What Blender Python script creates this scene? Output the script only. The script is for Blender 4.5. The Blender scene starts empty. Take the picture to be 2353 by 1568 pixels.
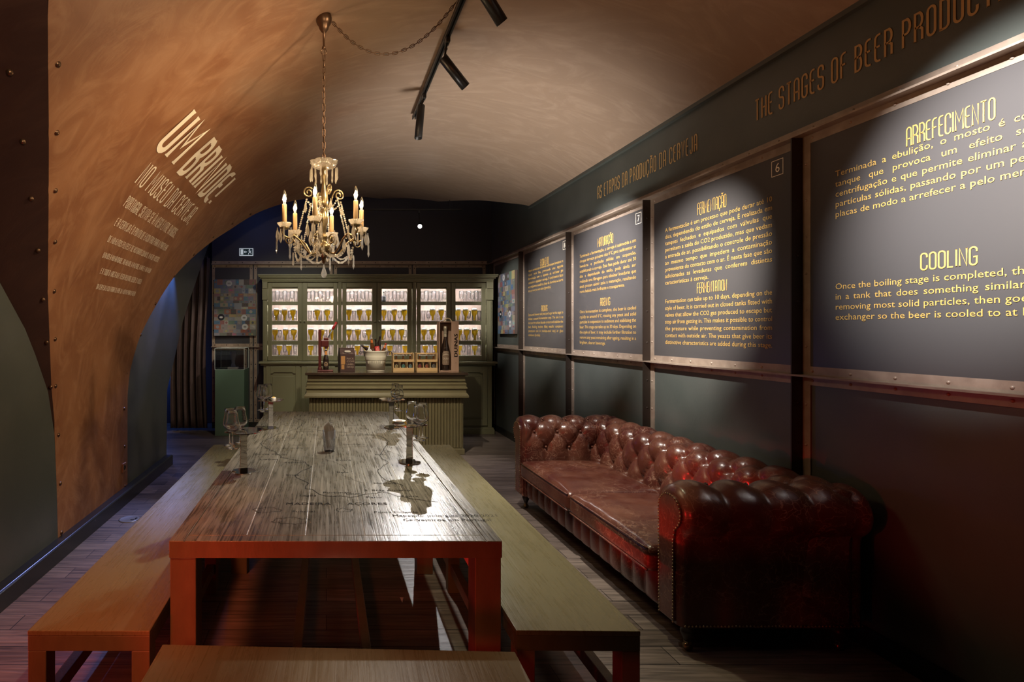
import bpy, bmesh, math, random
from mathutils import Vector, Matrix
SC = bpy.context.scene
COL = SC.collection
random.seed(7)
PI = math.pi
# ------------------------------------------------------------------ camera, world, lights, exposure
F, CH, VX, VY = 1220.0, 1.6, 750.0, 763.0          # focal (px of 2353), eye height, vanishing point
cd = bpy.data.cameras.new('camera')
cam = bpy.data.objects.new('camera', cd); COL.objects.link(cam)
cam.location = (0, 0, CH); cam.rotation_euler = (PI / 2, 0, 0)
cd.sensor_fit = 'HORIZONTAL'; cd.sensor_width = 36.0; cd.lens = 36.0 * F / 2353
cd.shift_x = (1176.5 - VX) / 2353; cd.shift_y = -(784 - VY) / 2353
cd.clip_start = 0.05; cd.clip_end = 60
SC.camera = cam
w = bpy.data.worlds.new('world'); SC.world = w; w.use_nodes = True
w.node_tree.nodes['Background'].inputs[0].default_value = (0.55, 0.5, 0.5, 1)
w.node_tree.nodes['Background'].inputs[1].default_value = 0.02
SC.view_settings.view_transform = 'Standard'; SC.view_settings.look = 'None'
SC.view_settings.gamma = 1.0; SC.view_settings.use_curve_mapping = False
SC.view_settings.exposure = 0.15
SC.cycles.use_denoising = True
SC.cycles.max_bounces = 20; SC.cycles.transparent_max_bounces = 32
SC.cycles.transmission_bounces = 20; SC.cycles.glossy_bounces = 5; SC.cycles.diffuse_bounces = 4
SC.cycles.sample_clamp_indirect = 4.0


def lamp(name, kind, loc, power, color, target=None, size=0.05, angle=40, blend=0.5, sy=None):
    ld = bpy.data.lights.new(name, kind); ld.energy = power; ld.color = color
    if kind == 'SPOT':
        ld.spot_size = math.radians(angle); ld.spot_blend = blend; ld.shadow_soft_size = size
    elif kind == 'POINT':
        ld.shadow_soft_size = size
    else:
        ld.size = size
        if sy: ld.shape = 'RECTANGLE'; ld.size_y = sy
    o = bpy.data.objects.new(name, ld); COL.objects.link(o); o.location = loc
    if target is not None:
        d = Vector(target) - Vector(loc); o.rotation_euler = d.to_track_quat('-Z', 'Y').to_euler()
    return o


COOL, WARM, ORANGE, RED, BLUE = (1, .95, .90), (1, .76, .48), (1, .55, .25), (1, .02, .02), (.10, .25, 1)
# gallery spots on the right wall's panels, from the track under the vault
lamp('panel_light', 'SPOT', (.95, 5.05, 3.40), 1000, COOL, (2.75, 6.60, 2.02), .02, 34, 1)
lamp('panel_light', 'SPOT', (.95, 4.15, 3.40), 1250, (1, .96, .97), (2.75, 5.24, 2.06), .02, 40, 1)
lamp('panel_light', 'SPOT', (.95, 2.95, 3.40), 1300, COOL, (2.75, 3.95, 1.93), .02, 34, 1)
lamp('panel_light', 'SPOT', (.95, 1.60, 3.40), 1450, (1, .97, .97), (2.75, 2.15, 2.22), .02, 36, 1)
# far spot that looks back over the table
lamp('table_light', 'SPOT', (1.425, 8.08, 3.185), 260, (1, .95, .92), (.15, 3.2, .76), .02, 38, .9)
# spots on the copper vault, plus added fill
lamp('vault_light', 'SPOT', (.95, 2.6, 3.35), 185, WARM, (-1.75, 4.3, 2.1), .04, 80, 1)
lamp('vault_light', 'SPOT', (.2, .4, 2.6), 150, WARM, (-1.0, 2.9, 3.2), .1, 70, 1)
lamp('vault_fill', 'SPOT', (1.4, 4.3, .9), 400, (1, .94, .87), (1.7, 5.4, 3.7), .3, 80, 1)  # added uplight without a real fixture, brightens the crown
lamp('vault_fill', 'SPOT', (1.6, 1.0, 1.6), 34, (1, .28, .08), (1.9, 3.0, 3.6), .3, 80, 1)
# bar and rear
lamp('bar_light', 'SPOT', (.6, 4.9, 3.5), 330, (1, .90, .70), (.75, 7.0, .85), .04, 55, .9)
lamp('panel_light', 'SPOT', (.95, 6.1, 3.4), 420, COOL, (2.72, 7.95, 2.05), .02, 26, .8)
lamp('cabinet_light', 'SPOT', (-.3, 5.6, 3.35), 125, (1, .95, .70), (-.6, 8.4, 1.5), .04, 56, .9)
lamp('plinth_light', 'SPOT', (-.75, 6.5, 3.3), 430, (.66, .80, 1), (-1.5, 8.5, 1.5), .03, 30, .7)
lamp('table_wash', 'SPOT', (.6, 4.6, 3.3), 260, (1, .95, .84), (.1, 3.9, .7), .04, 74, .9)
lamp('bench_light', 'SPOT', (.95, 3.3, 3.5), 110, (1, .95, .60), (1.0, 3.0, .4), .04, 46, .8)
lamp('sofa_light', 'SPOT', (.95, 3.6, 3.5), 400, (1, .92, .82), (2.05, 4.0, .45), .04, 42, .9)
lamp('floor_light', 'SPOT', (.95, 5.4, 3.5), 160, (1, .95, 1), (1.5, 5.9, 0), .04, 40, .8)
lamp('curtain_light', 'SPOT', (-.3, 6.9, 3.2), 120, (1, .85, .7), (-2.15, 8.55, 1.2), .03, 30, .6)
# blue light in the side passage and an added blue fill, red light low by the left bench
lamp('blue_light', 'SPOT', (-1.78, 6.95, 2.72), 260, (.30, .38, 1), (-1.88, 3.7, 0), .06, 34, .7)
lamp('blue_light', 'SPOT', (-1.70, 6.62, 2.62), 70, BLUE, (-1.93, 6.50, 2.05), .03, 75, .8)
lamp('blue_light', 'POINT', (-1.2, 7.7, 3.5), 5, BLUE, None, .05)  # added hidden fill that tints the rear wall blue
lamp('blue_light', 'POINT', (-3.1, 8.9, 1.0), 14, BLUE, None, .1)
lamp('red_light', 'SPOT', (-1.35, .6, .42), 75, RED, (.35, 2.4, .5), .06, 46, .8)
lamp('red_light', 'POINT', (-1.70, 1.85, .30), 8, RED, None, .04)
lamp('red_light', 'SPOT', (-1.5, .9, .7), 110, RED, (2.75, 2.2, .95), .08, 19, .9)
lamp('red_light', 'SPOT', (-1.56, 2.44, .26), 330, RED, (1.75, 3.05, .72), .03, 18, .6)
lamp('entry_light', 'SPOT', (-1.0, -1.0, 2.0), 180, (1, .20, .07), (-.2, 1.75, .3), .25, 36, 1)
lamp('entry_light', 'SPOT', (-1.25, .9, 2.9), 230, (1, .22, .08), (-1.0, 2.5, .4), .2, 38, .8)
lamp('entry_light', 'SPOT', (.05, -1.2, 1.0), 200, (1, .90, .80), (.05, 4.9, 0), .03, 9, .9)


def P(x, y, Y):
    return Vector(((x - VX) * Y / F, Y, CH - (y - VY) * Y / F))


# ------------------------------------------------------------------ materials
MATS = {}


def nt(m):
    m.use_nodes = True; n = m.node_tree; n.nodes.clear(); return n


def mat(name, col, rough=.5, metal=0., col2=None, nscale=6., ndetail=6., stretch=(1, 1, 1), bump=0., bscale=40., spec=.5,
        coat=0., rough2=None, mixlo=.35, mixhi=.7, bdist=.01, distort=0.):
    if name in MATS: return MATS[name]
    m = bpy.data.materials.new(name); n = nt(m); N, L = n.nodes, n.links
    out = N.new('ShaderNodeOutputMaterial'); b = N.new('ShaderNodeBsdfPrincipled'); L.new(b.outputs[0], out.inputs[0])
    b.inputs['Base Color'].default_value = (*col, 1); b.inputs['Roughness'].default_value = rough
    b.inputs['Metallic'].default_value = metal; b.inputs['Specular IOR Level'].default_value = spec
    b.inputs['Coat Weight'].default_value = coat; b.inputs['Coat Roughness'].default_value = .12
    if col2 or bump or rough2 is not None:
        tc = N.new('ShaderNodeTexCoord'); mp = N.new('ShaderNodeMapping'); L.new(tc.outputs['Object'], mp.inputs[0])
        mp.inputs['Scale'].default_value = stretch
        nz = N.new('ShaderNodeTexNoise'); nz.inputs['Scale'].default_value = nscale; nz.inputs['Detail'].default_value = ndetail
        nz.inputs['Distortion'].default_value = distort; L.new(mp.outputs[0], nz.inputs[0])
        rp = N.new('ShaderNodeMapRange'); rp.inputs[1].default_value = mixlo; rp.inputs[2].default_value = mixhi
        L.new(nz.outputs[0], rp.inputs[0])
        if col2:
            mx = N.new('ShaderNodeMix'); mx.data_type = 'RGBA'; mx.inputs[6].default_value = (*col, 1); mx.inputs[7].default_value = (*col2, 1)
            L.new(rp.outputs[0], mx.inputs[0]); L.new(mx.outputs[2], b.inputs['Base Color'])
        if rough2 is not None:
            rr = N.new('ShaderNodeMapRange'); rr.inputs[3].default_value = rough; rr.inputs[4].default_value = rough2
            L.new(rp.outputs[0], rr.inputs[0]); L.new(rr.outputs[0], b.inputs['Roughness'])
        if bump:
            nb = N.new('ShaderNodeTexNoise'); nb.inputs['Scale'].default_value = bscale; nb.inputs['Detail'].default_value = 5
            L.new(mp.outputs[0], nb.inputs[0]); bp = N.new('ShaderNodeBump'); bp.inputs['Strength'].default_value = bump
            bp.inputs['Distance'].default_value = bdist
            L.new(nb.outputs[0], bp.inputs['Height']); L.new(bp.outputs[0], b.inputs['Normal'])
    MATS[name] = m; return m


def emit(name, col, st):
    if name in MATS: return MATS[name]
    m = bpy.data.materials.new(name); n = nt(m)
    o = n.nodes.new('ShaderNodeOutputMaterial'); e = n.nodes.new('ShaderNodeEmission')
    e.inputs[0].default_value = (*col, 1); e.inputs[1].default_value = st; n.links.new(e.outputs[0], o.inputs[0])
    MATS[name] = m; return m


def glass(name, tint=(1, 1, 1), rough=0.):
    if name in MATS: return MATS[name]
    m = bpy.data.materials.new(name); n = nt(m)
    o = n.nodes.new('ShaderNodeOutputMaterial'); b = n.nodes.new('ShaderNodeBsdfGlass')
    b.inputs['Color'].default_value = (*tint, 1); b.inputs['Roughness'].default_value = rough; b.inputs['IOR'].default_value = 1.47
    n.links.new(b.outputs[0], o.inputs[0]); MATS[name] = m; return m


def thin_glass(name, tint=(.96, .97, .97), refl=1.0, diff=None, dfac=.25):
    """thin clear shell: straight-through glass with a Fresnel reflection"""
    if name in MATS: return MATS[name]
    m = bpy.data.materials.new(name); n = nt(m); N, L = n.nodes, n.links
    o = N.new('ShaderNodeOutputMaterial'); t = N.new('ShaderNodeBsdfTransparent'); t.inputs[0].default_value = (*tint, 1)
    g = N.new('ShaderNodeBsdfGlossy'); g.inputs['Roughness'].default_value = .02
    fr = N.new('ShaderNodeFresnel'); fr.inputs[0].default_value = 1.5
    ml = N.new('ShaderNodeMath'); ml.operation = 'MULTIPLY'; ml.inputs[1].default_value = refl; L.new(fr.outputs[0], ml.inputs[0])
    mx = N.new('ShaderNodeMixShader'); L.new(ml.outputs[0], mx.inputs[0]); L.new(t.outputs[0], mx.inputs[1]); L.new(g.outputs[0], mx.inputs[2])
    last = mx
    if diff:
        d = N.new('ShaderNodeBsdfTranslucent'); d.inputs[0].default_value = (*diff, 1)
        m2 = N.new('ShaderNodeMixShader'); m2.inputs[0].default_value = dfac
        L.new(mx.outputs[0], m2.inputs[1]); L.new(d.outputs[0], m2.inputs[2]); last = m2
    L.new(last.outputs[0], o.inputs[0]); MATS[name] = m; return m


def attr_mat(name, rough=.5):
    m = bpy.data.materials.new(name); n = nt(m); N, L = n.nodes, n.links
    o = N.new('ShaderNodeOutputMaterial'); b = N.new('ShaderNodeBsdfPrincipled'); L.new(b.outputs[0], o.inputs[0])
    a = N.new('ShaderNodeAttribute'); a.attribute_name = 'Col'; L.new(a.outputs[0], b.inputs['Base Color'])
    b.inputs['Roughness'].default_value = rough; MATS[name] = m; return m


def wood_floor():
    m = bpy.data.materials.new('dark_floorboards'); n = nt(m); N, L = n.nodes, n.links
    o = N.new('ShaderNodeOutputMaterial'); b = N.new('ShaderNodeBsdfPrincipled'); L.new(b.outputs[0], o.inputs[0])
    tc = N.new('ShaderNodeTexCoord'); br = N.new('ShaderNodeTexBrick'); L.new(tc.outputs['Object'], br.inputs[0])
    br.inputs['Scale'].default_value = 1; br.inputs['Brick Width'].default_value = 1.7; br.inputs['Row Height'].default_value = .15
    br.inputs['Mortar Size'].default_value = .0025; br.offset = .37
    br.inputs['Color1'].default_value = (.105, .08, .068, 1); br.inputs['Color2'].default_value = (.18, .142, .122, 1)
    br.inputs['Mortar'].default_value = (.012, .01, .009, 1)
    mp = N.new('ShaderNodeMapping'); mp.inputs['Scale'].default_value = (2.2, 34, 1); L.new(tc.outputs['Object'], mp.inputs[0])
    nz = N.new('ShaderNodeTexNoise'); nz.inputs['Scale'].default_value = 1.3; nz.inputs['Detail'].default_value = 7; nz.inputs['Distortion'].default_value = .7
    L.new(mp.outputs[0], nz.inputs[0])
    mr = N.new('ShaderNodeMapRange'); mr.inputs[1].default_value = .3; mr.inputs[2].default_value = .72; mr.inputs[3].default_value = .45; mr.inputs[4].default_value = 1.5
    L.new(nz.outputs[0], mr.inputs[0])
    mx = N.new('ShaderNodeMix'); mx.data_type = 'RGBA'; mx.blend_type = 'MULTIPLY'; mx.inputs[0].default_value = 1
    L.new(br.outputs[0], mx.inputs[6]); L.new(mr.outputs[0], mx.inputs[7]); L.new(mx.outputs[2], b.inputs['Base Color'])
    b.inputs['Roughness'].default_value = .42
    bp = N.new('ShaderNodeBump'); bp.inputs['Strength'].default_value = .35; bp.inputs['Distance'].default_value = .004
    L.new(mr.outputs[0], bp.inputs['Height']); L.new(bp.outputs[0], b.inputs['Normal'])
    MATS['floor'] = m; return m


def table_wood(name, c1, c2, rlo, rhi, bump=.5):
    """worn, varnished painted boards, grain along Y"""
    m = bpy.data.materials.new(name); n = nt(m); N, L = n.nodes, n.links
    o = N.new('ShaderNodeOutputMaterial'); b = N.new('ShaderNodeBsdfPrincipled'); L.new(b.outputs[0], o.inputs[0])
    tc = N.new('ShaderNodeTexCoord')
    mp = N.new('ShaderNodeMapping'); mp.inputs['Scale'].default_value = (44, 1.5, 12); L.new(tc.outputs['Object'], mp.inputs[0])
    g = N.new('ShaderNodeTexNoise'); g.inputs['Scale'].default_value = 2.4; g.inputs['Detail'].default_value = 8; g.inputs['Distortion'].default_value = .6
    L.new(mp.outputs[0], g.inputs[0])
    s = N.new('ShaderNodeTexNoise'); s.inputs['Scale'].default_value = 8.5; s.inputs['Detail'].default_value = 10; s.inputs['Roughness'].default_value = .65
    mp2 = N.new('ShaderNodeMapping'); mp2.inputs['Scale'].default_value = (1.6, .45, 1); L.new(tc.outputs['Object'], mp2.inputs[0]); L.new(mp2.outputs[0], s.inputs[0])
    r1 = N.new('ShaderNodeMapRange'); r1.inputs[1].default_value = .4; r1.inputs[2].default_value = .62; L.new(s.outputs[0], r1.inputs[0])
    r2 = N.new('ShaderNodeMapRange'); r2.inputs[1].default_value = .35; r2.inputs[2].default_value = .65; L.new(g.outputs[0], r2.inputs[0])
    ml = N.new('ShaderNodeMath'); ml.operation = 'MULTIPLY_ADD'; L.new(r1.outputs[0], ml.inputs[0]); ml.inputs[1].default_value = .35
    m3 = N.new('ShaderNodeMath'); m3.operation = 'MULTIPLY'; m3.inputs[1].default_value = .65; L.new(r2.outputs[0], m3.inputs[0]); L.new(m3.outputs[0], ml.inputs[2])
    mx = N.new('ShaderNodeMix'); mx.data_type = 'RGBA'; mx.inputs[6].default_value = (*c1, 1); mx.inputs[7].default_value = (*c2, 1)
    L.new(ml.outputs[0], mx.inputs[0]); L.new(mx.outputs[2], b.inputs['Base Color'])
    rr = N.new('ShaderNodeMapRange'); rr.inputs[3].default_value = rlo; rr.inputs[4].default_value = rhi; L.new(ml.outputs[0], rr.inputs[0]); L.new(rr.outputs[0], b.inputs['Roughness'])
    bp = N.new('ShaderNodeBump'); bp.inputs['Strength'].default_value = bump; bp.inputs['Distance'].default_value = .0035
    ad = N.new('ShaderNodeMath'); ad.operation = 'ADD'; L.new(r2.outputs[0], ad.inputs[0]); L.new(r1.outputs[0], ad.inputs[1])
    L.new(ad.outputs[0], bp.inputs['Height']); L.new(bp.outputs[0], b.inputs['Normal'])
    MATS[name] = m; return m


def plaster(name, c1, c2, c3, rough=.5, spec=.35, crown_taupe=False):
    """hand-trowelled copper coloured stucco with broad sweeping strokes"""
    m = bpy.data.materials.new(name); n = nt(m); N, L = n.nodes, n.links
    o = N.new('ShaderNodeOutputMaterial'); b = N.new('ShaderNodeBsdfPrincipled'); L.new(b.outputs[0], o.inputs[0])
    tc = N.new('ShaderNodeTexCoord')
    a = N.new('ShaderNodeTexNoise'); a.inputs['Scale'].default_value = 1.1; a.inputs['Detail'].default_value = 8; a.inputs['Distortion'].default_value = 1.6
    L.new(tc.outputs['Object'], a.inputs[0])
    mp = N.new('ShaderNodeMapping'); mp.inputs['Rotation'].default_value = (.4, .7, .5); mp.inputs['Scale'].default_value = (.9, 2.6, 1.7); L.new(tc.outputs['Object'], mp.inputs[0])
    s = N.new('ShaderNodeTexNoise'); s.inputs['Scale'].default_value = 1.4; s.inputs['Detail'].default_value = 9; s.inputs['Distortion'].default_value = 3.2; s.inputs['Roughness'].default_value = .6
    L.new(mp.outputs[0], s.inputs[0])
    r1 = N.new('ShaderNodeMapRange'); r1.inputs[1].default_value = .35; r1.inputs[2].default_value = .65; L.new(a.outputs[0], r1.inputs[0])
    r2 = N.new('ShaderNodeMapRange'); r2.inputs[1].default_value = .46; r2.inputs[2].default_value = .86; L.new(s.outputs[0], r2.inputs[0])
    mx = N.new('ShaderNodeMix'); mx.data_type = 'RGBA'; mx.inputs[6].default_value = (*c1, 1); mx.inputs[7].default_value = (*c2, 1); L.new(r1.outputs[0], mx.inputs[0])
    m2 = N.new('ShaderNodeMix'); m2.data_type = 'RGBA'; m2.inputs[7].default_value = (*c3, 1); L.new(mx.outputs[2], m2.inputs[6]); L.new(r2.outputs[0], m2.inputs[0])
    last = m2
    if crown_taupe:                                      # blends to a greyer taupe towards the crown and right
        sx = N.new('ShaderNodeSeparateXYZ'); L.new(tc.outputs['Object'], sx.inputs[0])
        ad = N.new('ShaderNodeMath'); ad.operation = 'MULTIPLY_ADD'; ad.inputs[1].default_value = 1.3; L.new(a.outputs[0], ad.inputs[0]); L.new(sx.outputs[0], ad.inputs[2])
        mr = N.new('ShaderNodeMapRange'); mr.interpolation_type = 'SMOOTHSTEP'; mr.inputs[1].default_value = -.5; mr.inputs[2].default_value = 1.3; mr.inputs[3].default_value = 0; mr.inputs[4].default_value = .85
        L.new(ad.outputs[0], mr.inputs[0]); m4 = N.new('ShaderNodeMix'); m4.data_type = 'RGBA'; L.new(mr.outputs[0], m4.inputs[0]); L.new(m2.outputs[2], m4.inputs[6])
        m5 = N.new('ShaderNodeMix'); m5.data_type = 'RGBA'; m5.inputs[6].default_value = (.25, .19, .14, 1); m5.inputs[7].default_value = (.33, .26, .20, 1); L.new(r2.outputs[0], m5.inputs[0]); L.new(m5.outputs[2], m4.inputs[7]); last = m4
    L.new(last.outputs[2], b.inputs['Base Color']); b.inputs['Roughness'].default_value = rough; b.inputs['Specular IOR Level'].default_value = spec
    bp = N.new('ShaderNodeBump'); bp.inputs['Strength'].default_value = .2; bp.inputs['Distance'].default_value = .02
    L.new(s.outputs[0], bp.inputs['Height']); L.new(bp.outputs[0], b.inputs['Normal'])
    MATS[name] = m; return m


def leather():
    m = bpy.data.materials.new('aged_oxblood_leather'); n = nt(m); N, L = n.nodes, n.links
    o = N.new('ShaderNodeOutputMaterial'); b = N.new('ShaderNodeBsdfPrincipled'); L.new(b.outputs[0], o.inputs[0])
    tc = N.new('ShaderNodeTexCoord')
    a = N.new('ShaderNodeTexNoise'); a.inputs['Scale'].default_value = 3.5; a.inputs['Detail'].default_value = 6; L.new(tc.outputs['Object'], a.inputs[0])
    r1 = N.new('ShaderNodeMapRange'); r1.inputs[1].default_value = .4; r1.inputs[2].default_value = .72; L.new(a.outputs[0], r1.inputs[0])
    mx = N.new('ShaderNodeMix'); mx.data_type = 'RGBA'; mx.inputs[6].default_value = (.070, .015, .010, 1); mx.inputs[7].default_value = (.15, .056, .032, 1); L.new(r1.outputs[0], mx.inputs[0])
    # fine pale scratches
    ms = N.new('ShaderNodeTexVoronoi'); ms.feature = 'DISTANCE_TO_EDGE'; ms.inputs['Scale'].default_value = 17; ms.inputs['Randomness'].default_value = 1
    wv = N.new('ShaderNodeTexNoise'); wv.inputs['Scale'].default_value = 6; wv.inputs['Detail'].default_value = 4; L.new(tc.outputs['Object'], wv.inputs[0])
    va = N.new('ShaderNodeVectorMath'); va.operation = 'MULTIPLY_ADD'; L.new(wv.outputs['Color'], va.inputs[0]); va.inputs[1].default_value = (.35, .35, .35); L.new(tc.outputs['Object'], va.inputs[2])
    L.new(va.outputs[0], ms.inputs[0])
    r2 = N.new('ShaderNodeMapRange'); r2.inputs[1].default_value = .0; r2.inputs[2].default_value = .045; r2.inputs[3].default_value = .9; r2.inputs[4].default_value = 0; L.new(ms.outputs[0], r2.inputs[0])
    w2 = N.new('ShaderNodeTexNoise'); w2.inputs['Scale'].default_value = 2.2; L.new(tc.outputs['Object'], w2.inputs[0])
    r3 = N.new('ShaderNodeMapRange'); r3.inputs[1].default_value = .40; r3.inputs[2].default_value = .60; L.new(w2.outputs[0], r3.inputs[0])
    mm = N.new('ShaderNodeMath'); mm.operation = 'MULTIPLY'; L.new(r2.outputs[0], mm.inputs[0]); L.new(r3.outputs[0], mm.inputs[1])
    m2 = N.new('ShaderNodeMix'); m2.data_type = 'RGBA'; m2.inputs[7].default_value = (.30, .17, .115, 1); L.new(mx.outputs[2], m2.inputs[6]); L.new(mm.outputs[0], m2.inputs[0])
    L.new(m2.outputs[2], b.inputs['Base Color']); b.inputs['Roughness'].default_value = .33
    b.inputs['Coat Weight'].default_value = .4; b.inputs['Coat Roughness'].default_value = .2
    f = N.new('ShaderNodeTexNoise'); f.inputs['Scale'].default_value = 26; f.inputs['Detail'].default_value = 6; L.new(va.outputs[0], f.inputs[0])
    bp = N.new('ShaderNodeBump'); bp.inputs['Strength'].default_value = .25; bp.inputs['Distance'].default_value = .006
    L.new(f.outputs[0], bp.inputs['Height']); L.new(bp.outputs[0], b.inputs['Normal'])
    MATS['leather'] = m; return m


M_FLOOR = wood_floor()
M_COPPER = plaster('copper_stucco', (.215, .088, .040), (.29, .132, .062), (.38, .20, .105), crown_taupe=True)
M_COPPER_SHADE = plaster('shaded_copper_stucco', (.030, .012, .009), (.036, .015, .011), (.05, .022, .015))  # darker copy of the copper stucco, the near soffit's shade in its colour
M_GREEN = mat('dark_green_wall_paint', (.062, .070, .062), .38, col2=(.085, .092, .082), nscale=2.5, bump=.05, bscale=90, mixlo=.4, mixhi=.75)
M_NAVY = mat('near_black_wall_paint', (.030, .031, .042), .55)
M_BLACK = mat('black_skirting_paint', (.018, .018, .017), .3)
M_STEEL = mat('brown_riveted_steel', (.25, .19, .145), .42, .2, col2=(.34, .27, .21), nscale=14, ndetail=6, bump=.08, bscale=60)
M_FIN = mat('shade_dark_steel', (.026, .017, .012), .45, .2)  # shadow on the fin faces put into the colour; rear rivets share it
M_PANEL = mat('satin_black_board', (.058, .054, .053), .36, spec=.6)
M_GOLD = mat('gold_lettering', (.50, .31, .085), .5)
M_GOLD_D = mat('dull_gold_lettering', (.46, .29, .11), .55)
M_CREAM = mat('cream_lettering', (.92, .82, .66), .6)
M_TABLE = table_wood('worn_olive_varnished_boards', (.052, .046, .032), (.235, .21, .158), .22, .38, .10)
M_BENCH = table_wood('olive_painted_bench_boards', (.150, .128, .064), (.172, .148, .078), .24, .34, .07)
M_OLIVE = mat('olive_paint', (.135, .115, .062), .42, col2=(.10, .085, .045), nscale=5, bump=.12, bscale=35, stretch=(3, 3, 1))
M_CAB = mat('sage_green_cabinet_paint', (.175, .168, .098), .42)
M_CABIN = mat('pale_wood_cabinet_back', (.50, .38, .31), .6, col2=(.60, .47, .39), nscale=2, stretch=(14, 1, .6))
M_LEATHER = leather()
M_CHROME = mat('mirror_steel', (.72, .71, .70), .05, 1.0)
M_BRASS = mat('aged_brass', (.32, .25, .14), .3, .9, col2=(.20, .145, .075), nscale=30)
M_BRONZE = mat('dark_bronze', (.13, .075, .045), .38, .85)
M_BLACKM = mat('black_lamp_metal', (.022, .021, .020), .32, .4)
M_CRYSTAL = thin_glass('crystal', (.86, .84, .80), 3.4, (1, .95, .86), .2)
M_GLASS = glass('clear_glass', (.985, .99, .99))
M_TGLASS = thin_glass('thin_clear_glass', (.975, .975, .985), .55, (.95, .95, 1), .06)
M_STEMG = thin_glass('stemware_glass', (.95, .955, .96), 2.4, (1, 1, 1), .08)
M_PANE = thin_glass('glass_pane', (.97, .985, .98), .55)
M_BEER = thin_glass('golden_beer', (1, .86, .22), .25, (1, .74, .05), .55)
M_FOAM = mat('beer_foam', (.34, .34, .28), .8)
M_CANDLE = mat('ivory_candle_sleeve', (.40, .26, .12), .5)
M_BULB = emit('glowing_bulb', (1, .78, .45), 45)
M_LED = emit('cabinet_led_strip', (1, .95, .96), 130)
M_WHITEP = mat('white_plastic', (.75, .78, .8), .4)


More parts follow.
